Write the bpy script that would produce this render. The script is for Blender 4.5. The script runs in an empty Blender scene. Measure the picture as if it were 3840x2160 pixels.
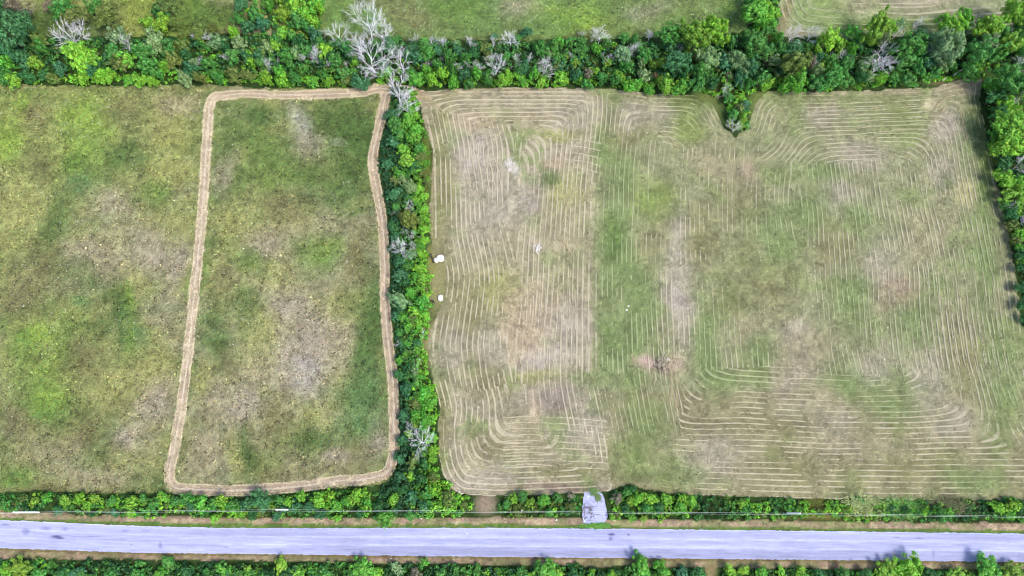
import bpy, math, random
import numpy as np
from mathutils import Vector, Matrix, Euler

sc = bpy.context.scene
random.seed(7)
RNG = np.random.default_rng(11)

# ------------------------------------------------------------------ camera
CAMH, TILT, FPX = 170.0, math.radians(18.0), 2560.0
cam_d = bpy.data.cameras.new("camera"); cam_d.lens = 24.0; cam_d.sensor_width = 36.0
cam_d.clip_start = 1.0; cam_d.clip_end = 9000.0
cam = bpy.data.objects.new("camera", cam_d); sc.collection.objects.link(cam)
cam.location = (0, 0, CAMH); cam.rotation_euler = (TILT, 0, 0)
sc.camera = cam

# ------------------------------------------------------------------ world, sun, exposure
SUNV = Vector((0.60, -0.46, 1.08)).normalized()          # soft sun from the lower right of the picture
el = math.asin(SUNV.z); az = math.atan2(SUNV.x, SUNV.y)
w = bpy.data.worlds.new("World"); sc.world = w; w.use_nodes = True
nt = w.node_tree; bg = nt.nodes["Background"]
sky = nt.nodes.new("ShaderNodeTexSky"); sky.sky_type = 'NISHITA'; sky.sun_disc = False
sky.sun_elevation = el; sky.sun_rotation = az; sky.altitude = 170; sky.dust_density = 2.5
nt.links.new(sky.outputs[0], bg.inputs[0]); bg.inputs[1].default_value = 0.12
sl = bpy.data.lights.new("sun", 'SUN'); sl.energy = 1.6; sl.angle = math.radians(16.0); sl.color = (1.0, 0.95, 0.87)
so = bpy.data.objects.new("sun", sl); sc.collection.objects.link(so)
so.rotation_euler = SUNV.to_track_quat('Z', 'Y').to_euler(); so.location = (60, -60, 120)
vs = sc.view_settings
vs.view_transform = 'Standard'; vs.look = 'None'; vs.gamma = 1.0; vs.use_curve_mapping = False
vs.exposure = 1.5
sc.cycles.pixel_filter_type = 'BLACKMAN_HARRIS'; sc.cycles.filter_width = 0.9

# ------------------------------------------------------------------ photo pixel <-> place
CT, ST = math.cos(TILT), math.sin(TILT)
def unproj(u, v, z=0.0):
    x = (u - 1920.0) / FPX; y = -(v - 1080.0) / FPX
    dx, dy, dz = x, y * CT + ST, y * ST - CT
    t = (z - CAMH) / dz
    return dx * t, dy * t
def proj(x, y, z=0.0):
    zz = z - CAMH
    yc = y * CT + zz * ST; dc = y * ST - zz * CT
    return 1920 + FPX * x / dc, 1080 - FPX * yc / dc
def pxm(x, y, z=0.0):
    return FPX / (y * ST - (z - CAMH) * CT)
S = 3840 / 2576.0
def sp(pts):                                              # overview coordinates -> full photo pixels
    return [(a * S, b * S) for a, b in pts]
def spw(pts):
    return [unproj(a * S, b * S) for a, b in pts]

# ------------------------------------------------------------------ numpy noise
_tabs = [np.random.default_rng(100 + i).random((256, 256)) for i in range(8)]
def vnoise(x, y, k=0):
    T = _tabs[k % 8]
    xi = np.floor(x).astype(np.int64); yi = np.floor(y).astype(np.int64)
    fx = x - xi; fy = y - yi
    fx = fx * fx * (3 - 2 * fx); fy = fy * fy * (3 - 2 * fy)
    a = T[xi & 255, yi & 255]; b = T[(xi + 1) & 255, yi & 255]
    c = T[xi & 255, (yi + 1) & 255]; d = T[(xi + 1) & 255, (yi + 1) & 255]
    return (a * (1 - fx) + b * fx) * (1 - fy) + (c * (1 - fx) + d * fx) * fy
def fbm(x, y, freq, k=0, octv=4):
    s = 0; a = 1.0; t = 0
    for i in range(octv):
        s = s + a * vnoise(x * freq + 17.3 * i, y * freq - 9.1 * i, k + i); t += a; a *= 0.55; freq *= 2.03
    return s / t
def sstep(a, b, x):
    t = np.clip((x - a) / (b - a), 0, 1); return t * t * (3 - 2 * t)
def inpoly(px, py, poly):
    r = np.zeros(px.shape, bool); n = len(poly)
    for i in range(n):
        x0, y0 = poly[i]; x1, y1 = poly[(i + 1) % n]
        if y0 == y1: continue
        c = ((y0 > py) != (y1 > py)) & (px < (x1 - x0) * (py - y0) / (y1 - y0) + x0)
        r ^= c
    return r
def segdist(px, py, pts, closed=False):
    """distance to polyline, nearest tangent, signed side"""
    best = np.full(px.shape, 1e9); tx = np.zeros(px.shape); ty = np.zeros(px.shape)
    qx = np.zeros(px.shape); qy = np.zeros(px.shape)
    n = len(pts)
    for i in range(n if closed else n - 1):
        x0, y0 = pts[i]; x1, y1 = pts[(i + 1) % n]
        dx, dy = x1 - x0, y1 - y0; L = math.hypot(dx, dy)
        if L < 1e-6: continue
        t = np.clip(((px - x0) * dx + (py - y0) * dy) / (L * L), 0, 1)
        cx = x0 + t * dx; cy = y0 + t * dy
        d = np.hypot(px - cx, py - cy); m = d < best
        best = np.where(m, d, best); tx = np.where(m, dx / L, tx); ty = np.where(m, dy / L, ty)
        qx = np.where(m, cx, qx); qy = np.where(m, cy, qy)
    return best, tx, ty, qx, qy
def smooth(pts, n=6, closed=False):
    """Catmull-Rom through points"""
    out = []; N = len(pts)
    for i in range(N if closed else N - 1):
        p = [pts[(i + k) % N] if closed else pts[min(max(i + k, 0), N - 1)] for k in (-1, 0, 1, 2)]
        for j in range(n):
            t = j / n
            out.append(tuple(0.5 * (2 * p[1][a] + (p[2][a] - p[0][a]) * t + (2 * p[0][a] - 5 * p[1][a] + 4 * p[2][a] - p[3][a]) * t * t
                       + (3 * p[1][a] - p[0][a] - 3 * p[2][a] + p[3][a]) * t ** 3) for a in (0, 1)))
    if not closed: out.append(tuple(pts[-1]))
    return out
def lin(c):
    return np.array([(v / 255.0) ** 2.2 for v in c])
KG = np.array([0.60, 0.575, 0.585])                                # display colour -> base colour under this light
def alb(c): return lin(c) * KG

# ------------------------------------------------------------------ materials
def nodes_of(m):
    m.use_nodes = True; t = m.node_tree; return t, t.nodes["Principled BSDF"]
def ground_mat(name, sc1=2.2, sc2=9.0, amt=0.5, bump=0.6, rough=0.95, hue=0.25):
    m = bpy.data.materials.new(name); t, b = nodes_of(m); N = t.nodes; L = t.links
    at = N.new("ShaderNodeAttribute"); at.attribute_name = "Col"
    tc = N.new("ShaderNodeNewGeometry")
    n1 = N.new("ShaderNodeTexNoise"); n1.inputs["Scale"].default_value = sc1; n1.inputs["Detail"].default_value = 6; n1.inputs["Roughness"].default_value = .7
    n2 = N.new("ShaderNodeTexNoise"); n2.inputs["Scale"].default_value = sc2; n2.inputs["Detail"].default_value = 3
    L.new(tc.outputs["Position"], n1.inputs["Vector"]); L.new(tc.outputs["Position"], n2.inputs["Vector"])
    add = N.new("ShaderNodeMath"); add.operation = 'ADD'; L.new(n1.outputs["Fac"], add.inputs[0]); L.new(n2.outputs["Fac"], add.inputs[1])
    mr = N.new("ShaderNodeMapRange"); mr.inputs["From Min"].default_value = .7; mr.inputs["From Max"].default_value = 1.3
    mr.inputs["To Min"].default_value = 1 - amt; mr.inputs["To Max"].default_value = 1 + amt
    L.new(add.outputs[0], mr.inputs["Value"])
    mul = N.new("ShaderNodeVectorMath"); mul.operation = 'SCALE'; L.new(at.outputs["Color"], mul.inputs[0]); L.new(mr.outputs[0], mul.inputs["Scale"])
    hs = N.new("ShaderNodeHueSaturation")
    n3 = N.new("ShaderNodeTexNoise"); n3.inputs["Scale"].default_value = sc1 * .6; n3.inputs["Detail"].default_value = 4
    L.new(tc.outputs["Position"], n3.inputs["Vector"])
    m3 = N.new("ShaderNodeMapRange"); m3.inputs["From Min"].default_value = .3; m3.inputs["From Max"].default_value = .7
    m3.inputs["To Min"].default_value = .5 - .06 * hue; m3.inputs["To Max"].default_value = .5 + .06 * hue
    L.new(n3.outputs["Fac"], m3.inputs["Value"]); L.new(m3.outputs[0], hs.inputs["Hue"]); L.new(mul.outputs[0], hs.inputs["Color"])
    L.new(hs.outputs[0], b.inputs["Base Color"])
    b.inputs["Roughness"].default_value = rough; b.inputs["Specular IOR Level"].default_value = .15
    bp = N.new("ShaderNodeBump"); bp.inputs["Strength"].default_value = bump; bp.inputs["Distance"].default_value = .25
    L.new(add.outputs[0], bp.inputs["Height"]); L.new(bp.outputs[0], b.inputs["Normal"])
    return m
def leaf_mat(name, use_obj, vary=.45, trans=.3, hue=.035):
    m = bpy.data.materials.new(name); t, b = nodes_of(m); N = t.nodes; L = t.links
    if use_obj:
        src = N.new("ShaderNodeObjectInfo").outputs["Color"]
    else:
        a = N.new("ShaderNodeAttribute"); a.attribute_name = "Col"; src = a.outputs["Color"]
    g = N.new("ShaderNodeNewGeometry"); r = g.outputs["Random Per Island"]
    n = N.new("ShaderNodeTexNoise"); n.inputs["Scale"].default_value = .9; n.inputs["Detail"].default_value = 3
    L.new(g.outputs["Position"], n.inputs["Vector"])
    hs = N.new("ShaderNodeHueSaturation"); L.new(src, hs.inputs["Color"])
    a1 = N.new("ShaderNodeMapRange"); a1.inputs["To Min"].default_value = 1 - vary; a1.inputs["To Max"].default_value = 1 + vary; L.new(r, a1.inputs["Value"])
    a2 = N.new("ShaderNodeMapRange"); a2.inputs["From Min"].default_value = .3; a2.inputs["From Max"].default_value = .7
    a2.inputs["To Min"].default_value = .5 + hue; a2.inputs["To Max"].default_value = .5 - hue; L.new(n.outputs["Fac"], a2.inputs["Value"])
    L.new(a1.outputs[0], hs.inputs["Value"]); L.new(a2.outputs[0], hs.inputs["Hue"])
    L.new(hs.outputs[0], b.inputs["Base Color"]); b.inputs["Roughness"].default_value = .55; b.inputs["Specular IOR Level"].default_value = .3
    tr = N.new("ShaderNodeBsdfTranslucent"); L.new(hs.outputs[0], tr.inputs["Color"])
    mx = N.new("ShaderNodeMixShader"); mx.inputs[0].default_value = trans
    L.new(b.outputs[0], mx.inputs[1]); L.new(tr.outputs[0], mx.inputs[2]); L.new(mx.outputs[0], N["Material Output"].inputs["Surface"])
    return m
def plain_mat(name, col, rough=.8, nscale=6.0, amt=.3, bump=.3, dist=.05):
    m = bpy.data.materials.new(name); t, b = nodes_of(m); N = t.nodes; L = t.links
    g = N.new("ShaderNodeTexCoord"); n = N.new("ShaderNodeTexNoise"); n.inputs["Scale"].default_value = nscale; n.inputs["Detail"].default_value = 5
    L.new(g.outputs["Object"], n.inputs["Vector"])
    cr = N.new("ShaderNodeMapRange"); cr.inputs["From Min"].default_value = .3; cr.inputs["From Max"].default_value = .7
    cr.inputs["To Min"].default_value = 1 - amt; cr.inputs["To Max"].default_value = 1 + amt * .5; L.new(n.outputs["Fac"], cr.inputs["Value"])
    v = N.new("ShaderNodeVectorMath"); v.operation = 'SCALE'; v.inputs[0].default_value = col; L.new(cr.outputs[0], v.inputs["Scale"])
    L.new(v.outputs[0], b.inputs["Base Color"]); b.inputs["Roughness"].default_value = rough
    bp = N.new("ShaderNodeBump"); bp.inputs["Strength"].default_value = bump; bp.inputs["Distance"].default_value = dist
    L.new(n.outputs["Fac"], bp.inputs["Height"]); L.new(bp.outputs[0], b.inputs["Normal"])
    return m
M = dict(
    meadow=ground_mat("meadow_grass_ground", 2.9, 8.0, .75, 1.0, hue=.6),
    field=ground_mat("mown_hay_ground", 3.2, 8.0, .62, .8, hue=.3),
    track=ground_mat("dry_mown_track", 2.8, 7.0, .5, .8, hue=.2),
    soil=ground_mat("hedge_floor", 1.5, 6.0, .5, .9, hue=.6),
    verge=ground_mat("verge_ground", 1.7, 6.0, .35, .7, hue=.4),
    road=ground_mat("worn_chip_seal", 1.2, 11.0, .05, .12, .85, hue=.04),
    gravel=ground_mat("pale_gravel", 3.0, 14.0, .12, .2, hue=.05),
    tuft=leaf_mat("grass_blades", False, .3, .25, .02),
    hay=leaf_mat("cut_hay", False, .22, .2, .008),
    leaf=leaf_mat("tree_leaves", True, .5, .28, .022),
    scrub=leaf_mat("undergrowth_leaves", False, .5, .28, .025),
    dead=plain_mat("bleached_wood", (.74, .72, .76), .8, 3, .2),
    bark=plain_mat("grey_bark", (.20, .16, .12), .9, 5, .4),
    rubble=plain_mat("chalky_rubble", (.48, .45, .43), .9, 2.5, .35, .8, .1),
    lime=plain_mat("pale_limestone", (.62, .61, .59), .9, 2.5, .28, .8, .15),
    darkwood=plain_mat("rotten_dark_wood", (.05, .042, .035), .9, 6, .4),
    pole=plain_mat("weathered_pole_wood", (.78, .78, .76), .8, 8, .15),
    wire=plain_mat("bare_aluminium_wire", (.80, .84, .84), .5, 5, .05, 0),
    ceramic=plain_mat("glazed_insulator", (.75, .77, .80), .3, 5, .05, 0),
    board=plain_mat("weathered_grey_board", (.52, .50, .58), .8, 6, .3),
    brush=plain_mat("dry_tan_brushwood", (.42, .36, .26), .9, 5, .35),
    greybrush=plain_mat("grey_brown_twigs", (.16, .13, .14), .9, 5, .35),
)

# ------------------------------------------------------------------ mesh helpers
COL = sc.collection
def new_mesh(name, V, F, mat, col=None, smooth_=False):
    """V (n,3), F (m,3|4) int arrays; col (n,3) vertex colours"""
    V = np.asarray(V, np.float32); F = np.asarray(F, np.int32); k = F.shape[1]
    me = bpy.data.meshes.new(name)
    me.vertices.add(len(V)); me.vertices.foreach_set("co", V.ravel())
    me.loops.add(F.size); me.loops.foreach_set("vertex_index", F.ravel())
    me.polygons.add(len(F)); me.polygons.foreach_set("loop_start", np.arange(0, F.size, k, dtype=np.int32))
    if smooth_: me.polygons.foreach_set("use_smooth", np.ones(len(F), bool))
    me.update(calc_edges=True)
    if col is not None:
        a = me.color_attributes.new("Col", 'FLOAT_COLOR', 'POINT')
        c = np.ones((len(V), 4), np.float32); c[:, :3] = col; a.data.foreach_set("color", c.ravel())
    if mat: me.materials.append(mat)
    return me
def link(name, data, parent=None, **props):
    o = bpy.data.objects.new(name, data); COL.objects.link(o)
    if parent: o.parent = parent
    for k, v in props.items(): o[k] = v
    return o
def thing(name, label, cat, loc=(0, 0, 0), rz=0.0, group=None):
    o = bpy.data.objects.new(name, None); COL.objects.link(o); o.empty_display_size = .5
    o.location = loc; o.rotation_euler = (0, 0, rz); o["label"] = label; o["category"] = cat
    if group: o["group"] = group
    return o
def tubes(segs, sides=4):
    """segs: list of (p0, r0, p1, r1) -> V, F(quads)"""
    n = len(segs); P0 = np.array([s[0] for s in segs], float); P1 = np.array([s[2] for s in segs], float)
    R0 = np.array([s[1] for s in segs]); R1 = np.array([s[3] for s in segs])
    D = P1 - P0; D /= np.maximum(np.linalg.norm(D, axis=1, keepdims=True), 1e-9)
    up = np.where(np.abs(D[:, 2:3]) > .9, np.array([[1., 0, 0]]), np.array([[0, 0, 1.]]))
    A = np.cross(D, up); A /= np.linalg.norm(A, axis=1, keepdims=True); B = np.cross(D, A)
    V = []; 
    for k in range(sides):
        a = 2 * math.pi * k / sides; o = A * math.cos(a) + B * math.sin(a)
        V.append(P0 + o * R0[:, None]); V.append(P1 + o * R1[:, None])
    V = np.stack(V, 1).reshape(-1, 3)
    base = np.arange(n)[:, None] * (2 * sides); F = []
    for k in range(sides):
        j = (k + 1) % sides
        F.append(np.concatenate([base + 2 * k, base + 2 * j, base + 2 * j + 1, base + 2 * k + 1], 1))
    return V, np.stack(F, 1).reshape(-1, 4)
def quads(P, Nn, size, aspect=1.0, rng=RNG, tang=None):
    """leaf rhombi: centres P, normals Nn, sizes; returns V,F"""
    n = len(P); Nn = Nn / np.maximum(np.linalg.norm(Nn, axis=1, keepdims=True), 1e-9)
    if tang is None:
        r = rng.normal(size=(n, 3))
    else: r = tang
    A = r - Nn * np.sum(r * Nn, 1, keepdims=True); A /= np.maximum(np.linalg.norm(A, axis=1, keepdims=True), 1e-9)
    B = np.cross(Nn, A); s = np.asarray(size)[:, None] if np.ndim(size) else size
    V = np.stack([P + A * s * aspect, P + B * s + Nn * s * .25, P - A * s * aspect, P - B * s + Nn * s * .25], 1).reshape(-1, 3)
    return V, np.arange(4 * n).reshape(-1, 4)

# ------------------------------------------------------------------ layout of the land, traced in the photo
P_LEFT = sp([(-900, 213), (0, 213), (200, 216), (500, 214), (700, 222), (900, 222), (975, 216), (985, 235), (972, 300), (955, 350), (945, 405), (958, 480),
             (975, 560), (978, 650), (978, 750), (990, 850), (1000, 950), (1004, 1050), (1003, 1130), (992, 1185), (975, 1215), (940, 1222),
             (800, 1228), (720, 1240), (600, 1248), (480, 1246), (400, 1238), (300, 1240), (100, 1235), (0, 1238), (-900, 1240)])
P_LB = [(1035, 222), (1060, 262), (1062, 300), (1080, 340), (1088, 390), (1083, 450), (1083, 600), (1088, 640), (1120, 660), (1122, 755), (1102, 790),
        (1082, 830), (1078, 870), (1082, 920), (1090, 950), (1103, 1000), (1110, 1030), (1102, 1060), (1102, 1100), (1106, 1150), (1115, 1190), (1135, 1225),
        (1160, 1243), (1250, 1248), (1470, 1240), (1530, 1236), (1580, 1221), (1630, 1232), (1700, 1242), (2000, 1252), (2300, 1256), (2576, 1256), (3200, 1262),
        (3100, 1160), (2640, 1050), (2585, 900), (2572, 820), (2556, 700), (2530, 560), (2500, 430), (2480, 330), (2462, 250), (2470, 200), (2440, 196), (2350, 220), (2200, 228), (2000, 232),
        (1930, 232), (1900, 262), (1885, 320), (1850, 344), (1818, 318), (1790, 262), (1745, 240), (1640, 238), (1580, 228), (1480, 222), (1300, 222),
        (1150, 222), (1090, 232)]
P_RIGHT = sp(P_LB)
P_FARM = sp([(806, -1500), (806, 20), (808, 70), (830, 97), (1000, 100), (1500, 100), (1700, 92), (1880, 80), (1880, 0), (1860, -1500)])
P_FARR = sp([(1962, -1500), (1962, 0), (1958, 40), (1945, 90), (2150, 100), (2576, 60), (3600, 40), (3600, -1500)])
P_SCRUB = sp([(-2500, -1500), (-2500, 88), (0, 88), (300, 92), (600, 85), (812, 90), (812, -1500)])
LEFT_LEG = [(545, 243), (529, 262), (521, 350), (512, 500), (502, 620), (489, 740), (480, 830), (468, 930), (456, 1030), (441, 1120), (427, 1185)]
BOT_LEG = [(427, 1185), (434, 1218), (470, 1231), (600, 1233), (720, 1226), (850, 1210), (930, 1203), (972, 1188), (990, 1150)]
RIGHT_LEG = [(990, 1150), (992, 1050), (987, 950), (975, 850), (968, 750), (967, 650), (962, 560), (947, 470), (938, 405), (947, 350), (961, 290), (972, 235)]
TOP_LEG = [(545, 243), (600, 237), (700, 239), (800, 238), (900, 233), (955, 222), (985, 226), (1030, 228)]
JOIN = [(1030, 228), (1070, 244), (1100, 268), (1130, 300)]
TRK = [(smooth(sp(LEFT_LEG)), 19.0), (smooth(sp(BOT_LEG)), 18.0), (smooth(sp(RIGHT_LEG)), 19.0), (smooth(sp(TOP_LEG)), 18.0)]
JOINP = smooth(sp(JOIN))
ROAD_T = [(-1500, 1917), (-700, 1932), (0, 1950), (300, 1963), (600, 1974), (960, 1980), (1920, 1980), (2880, 1989), (3840, 2001), (4700, 2015), (5400, 2030)]
ROAD_B = [(-1500, 2030), (-700, 2042), (0, 2056), (300, 2066), (550, 2073), (960, 2078), (1920, 2089), (2880, 2098), (3840, 2108), (4700, 2120), (5400, 2133)]
def yint(tab, u): 
    a = np.array(tab, float); return np.interp(u, a[:, 0], a[:, 1])
VERGE_T = [(-900, 1905), (0, 1918), (300, 1936), (960, 1946), (1920, 1945), (2880, 1957), (3840, 1965), (4700, 1980)]      # hedge foot / tan verge
VERGE_TG = [(-900, 1925), (0, 1938), (300, 1954), (960, 1966), (1920, 1966), (2880, 1978), (3840, 1988), (4700, 2000)]     # tan / green strip
VERGE_B = [(-900, 2075), (0, 2094), (960, 2104), (1920, 2119), (2880, 2131), (3840, 2136), (4700, 2150)]
DRIVE = [(2193, 1846), (2215, 1842), (2240, 1846), (2258, 1852), (2268, 1878), (2275, 1915), (2278, 1940), (2268, 1956), (2250, 1968), (2225, 1970), (2200, 1966), (2186, 1955), (2184, 1915), (2186, 1880)]
# spacing lines of the two mowing blocks
DIV = [(1515, 222), (1515, 280), (1497, 460), (1492, 600), (1490, 760), (1490, 960), (1520, 1100), (1540, 1235)]

G_, LG, Y_, T_, PK, D_, TL, B_, W_ = (110, 144, 70), (146, 180, 78), (162, 168, 104), (170, 163, 130), (174, 166, 144), (92, 120, 64), (104, 138, 84), (130, 130, 88), (204, 200, 190)
B_MEADOW = [(60,350,110,140,(152,176,88)),(60,560,120,120,(164,170,104)),(230,330,60,120,(146,176,88)),(130,900,110,110,(140,168,80)),(430,360,70,120,(154,164,92)),(330,980,120,90,(158,160,104)),(740,880,140,170,(176,174,128)),(660,620,110,70,(168,170,108)),(240,560,140,60,(158,162,112)),(700,1120,120,60,(144,146,98)),(930,880,45,260,(88,116,66)),(860,330,110,90,(84,110,60)),(680,560,110,80,(150,158,98)),(65,260,22,28,LG),(200,300,60,45,LG),(190,360,28,40,LG),(20,360,40,35,LG),(300,290,60,35,B_),(400,300,90,50,Y_),(440,260,60,30,T_),(100,300,40,60,B_),(90,420,45,60,B_),
 (40,470,50,45,Y_),(25,550,45,60,Y_),(190,480,40,30,TL),(320,400,60,40,D_),(170,420,30,25,G_),(290,520,70,45,PK),(420,430,60,40,Y_),(400,480,40,30,G_),(430,570,60,60,Y_),(150,560,40,70,D_),
 (380,620,50,60,PK),(230,640,60,40,T_),(110,680,80,60,B_),(220,700,70,40,D_),(290,680,50,40,T_),(350,720,60,60,Y_),(450,660,30,60,PK),(300,760,20,60,D_),(320,745,14,40,(124,156,72)),(195,765,25,20,TL),(60,760,60,50,B_),
 (95,850,45,28,LG),(60,880,30,60,G_),(200,860,40,60,G_),(215,900,50,90,B_),(330,850,40,40,TL),(320,860,14,55,(124,156,72)),(380,900,60,50,Y_),(295,840,8,60,D_),(300,980,90,50,Y_),(400,1000,50,50,T_),(100,1000,60,50,G_),(130,1010,50,30,LG),(380,1040,50,50,PK),
 (30,1060,60,50,B_),(150,1050,60,40,G_),(200,1090,60,60,B_),(330,1110,60,50,PK),(110,1150,90,50,T_),(250,1200,120,30,T_),(30,1200,50,30,G_),(150,1230,200,8,B_),
 (560,430,30,60,PK),(560,340,30,40,D_),(740,310,26,40,W_),(760,360,50,30,PK),(640,300,50,35,D_),(830,348,20,12,W_),(860,310,80,60,D_),(900,400,50,90,D_),(830,450,60,70,D_),(700,440,70,40,G_),(640,380,50,40,G_),
 (600,560,40,40,Y_),(680,590,60,40,T_),(700,620,70,30,PK),(760,600,50,60,T_),(720,510,60,35,B_),(800,620,70,50,G_),(820,600,30,20,(130,150,80)),(900,640,40,90,B_),(560,700,30,60,B_),(540,850,35,90,D_),(560,930,30,40,B_),(630,780,40,60,D_),
 (690,700,60,40,Y_),(640,650,50,40,G_),(720,780,80,60,PK),(800,840,70,60,PK),(760,900,110,70,PK),(650,860,50,80,Y_),(760,960,70,60,(184,180,168)),(860,760,40,60,Y_),(860,860,50,60,T_),(925,830,32,110,D_),(940,960,30,70,TL),(900,1010,50,50,TL),
 (640,940,60,50,T_),(600,1020,50,50,PK),(540,1010,20,60,T_),(690,1050,30,60,B_),(590,1150,24,70,Y_),(625,1150,16,80,D_),(520,1130,40,60,T_),(800,1050,60,30,Y_),(780,1100,80,40,D_),(860,1150,60,40,B_),(840,1140,40,20,PK),(700,1180,80,20,B_),(930,1100,35,50,PK),
 (880,1060,50,30,TL),(720,970,20,50,T_),(500,700,20,60,G_),(500,960,20,40,Y_)]
OL = (140, 140, 98); BR = (188, 172, 142); PB = (190, 180, 168)
B_FIELD = [(1110,420,30,230,OL),(1115,600,35,120,OL),(1140,800,50,120,OL),(1185,380,45,70,PB),(1200,300,60,30,BR),(1280,415,14,16,(235,228,228)),(1350,300,140,35,T_),(1440,300,60,60,PK),(1400,345,70,20,Y_),(1240,440,50,60,PK),(1385,458,26,22,D_),(1400,420,30,15,BR),
 (1240,540,90,90,PK),(1330,500,40,60,PK),(1430,500,50,50,Y_),(1350,625,14,18,(225,215,210)),(1310,620,80,60,T_),(1440,620,50,100,T_),(1200,780,60,110,OL),(1280,740,60,60,Y_),(1340,790,70,80,BR),(1410,760,60,90,T_),(1430,830,60,50,PB),(1300,860,60,50,BR),(1370,900,80,30,PB),
 (1230,860,40,60,PK),(1140,880,40,80,PK),(1330,935,70,18,Y_),(1220,960,50,50,B_),(1410,1000,110,45,(150,138,128)),(1335,1030,16,60,BR),(1290,1060,50,50,T_),(1320,1130,120,40,T_),(1480,1080,60,60,PK),(1130,1060,20,110,OL),(1235,1120,35,40,B_),(1180,1220,80,25,PK),(1260,1195,60,25,PB),(1400,1195,140,20,OL),(1400,1235,150,10,(140,124,110)),
 (1560,430,50,130,G_),(1530,360,30,60,G_),(1590,330,80,60,OL),(1640,500,50,50,(125,150,72)),(1560,640,55,90,G_),(1540,600,35,50,(104,134,72)),(1590,780,60,130,G_),(1520,800,24,200,G_),(1700,590,30,40,PK),(1700,680,40,60,PB),(1720,780,40,110,PK),(1640,620,40,60,OL),(1560,900,50,90,G_),(1632,915,42,17,(204,180,164)),(1632,915,42,16,(204,180,164)),(1690,915,22,30,(190,172,150)),
 (1760,600,40,110,OL),(1780,900,40,140,G_),(1600,290,60,40,PK),(1690,285,50,40,PK),(1740,320,40,40,(125,150,72)),(1790,400,60,60,T_),(1880,430,50,40,(168,156,130)),(1850,520,80,60,OL),(1860,700,60,110,(132,136,92)),(1900,820,60,40,T_),(1950,600,60,80,G_),(1960,720,60,60,OL),(2070,430,80,35,G_),(2110,500,70,45,PK),
 (2030,530,60,60,G_),(2160,560,60,60,G_),(2090,620,70,60,OL),(2080,290,45,40,PK),(2160,390,80,35,PK),(2260,300,110,60,(138,150,96)),(2345,262,22,18,(238,226,190)),(2390,310,40,40,PB),(2440,340,30,80,G_),(2430,490,26,40,(200,195,140)),(2380,430,40,60,PK),(2340,600,60,70,T_),(2210,660,60,80,PK),(2260,740,60,70,(170,152,130)),
 (2300,830,60,60,G_),(2150,760,60,80,G_),(2010,830,45,40,PK),(2030,870,60,50,T_),(2000,950,50,80,(164,152,132)),(1920,880,40,60,G_),(1830,950,50,30,G_),(2130,960,60,50,G_),(2200,930,50,50,PK),(2250,1010,90,50,G_),(2060,1060,90,50,PK),(2080,1010,40,40,T_),(2330,960,50,70,PK),(2420,900,50,120,OL),(2520,1000,60,140,(128,150,92)),
 (2400,1060,70,60,PK),(1960,1080,120,30,B_),(1640,1080,70,70,G_),(1590,1160,60,60,(122,144,84)),(1760,1030,60,60,(144,138,108)),(1800,1150,100,60,PK),(1700,1200,80,30,G_),(2000,1170,120,30,OL),(2150,1130,120,40,(160,154,126)),(2300,1180,140,50,OL),(2450,1200,100,40,G_),(1750,245,60,30,(96,116,60)),(1690,760,30,30,PB),(2480,650,30,160,G_),(2480,420,20,100,(100,128,62)),(2462,290,16,80,D_)]
B_FARM = [(900,30,60,40,G_),(980,20,80,40,B_),(870,70,50,40,G_),(930,50,30,25,(90,160,50)),(1050,50,90,25,B_),(960,90,140,12,(100,112,68)),(1150,20,80,40,G_),(1250,60,140,40,(112,140,80)),(1320,20,60,30,PK),(1450,20,100,30,LG),(1430,50,120,30,G_),(1500,60,60,30,LG),(1590,20,80,40,(112,140,80)),(1640,40,60,40,PK),(1400,88,300,8,(104,116,64)),(1700,60,80,40,G_),(1780,20,60,60,(128,148,92)),(1840,40,40,60,G_)]
B_FARR = [(2300,20,400,60,(152,168,118)),(2050,20,60,50,(140,166,96)),(2200,10,120,25,(166,166,126)),(2400,30,160,40,(150,152,118)),(2000,80,80,20,T_),(2150,60,80,20,(128,150,88)),(1970,40,16,80,(150,142,100)),(2300,60,140,20,G_),(2330,0,140,15,PK)]
B_SCRUB = [(40,20,60,30,T_),(190,10,80,20,Y_),(230,60,60,40,D_),(330,50,50,45,(146,164,80)),(380,20,50,25,(146,164,80)),(480,30,60,30,G_),(560,60,60,30,D_),(560,90,60,20,B_),(680,30,60,30,Y_),(640,80,60,30,T_),(740,50,60,40,LG),(120,60,60,40,D_),(380,90,60,20,LG)]
def blobs(u, v, x, y, col, B, k, soft=1.4, amp=26):
    wx = (fbm(x, y, .06, k, 4) - .5) * amp * 2.6 + (fbm(x, y, .5, k + 1, 2) - .5) * 14
    wy = (fbm(x, y, .06, k + 3, 4) - .5) * amp * 2.6 + (fbm(x, y, .5, k + 4, 2) - .5) * 14
    us = u / S + wx; vs_ = v / S + wy
    for (bx, by, rx, ry, c) in B:
        m = (np.abs(us - bx) < rx * 2.2) & (np.abs(vs_ - by) < ry * 2.2)
        if not m.any(): continue
        d = ((us[m] - bx) / rx) ** 2 + ((vs_[m] - by) / ry) ** 2
        wgt = np.exp(-d ** soft) * .72 * np.clip(.55 + 1.1 * (fbm(x[m], y[m], .18, k + 2, 3) - .1), 0, 1.25)
        col[m] = col[m] * (1 - wgt[:, None]) + np.array(c, float) * wgt[:, None]
def trackdist(u, v):
    best = np.full(u.shape, 1e9)
    for pts, hw in TRK:
        d, *_ = segdist(u, v, pts); best = np.minimum(best, d / hw)
    return best
REG = ["ground", "meadow", "mown_track", "mown_field", "far_meadow", "far_field", "scrubland"]
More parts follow.
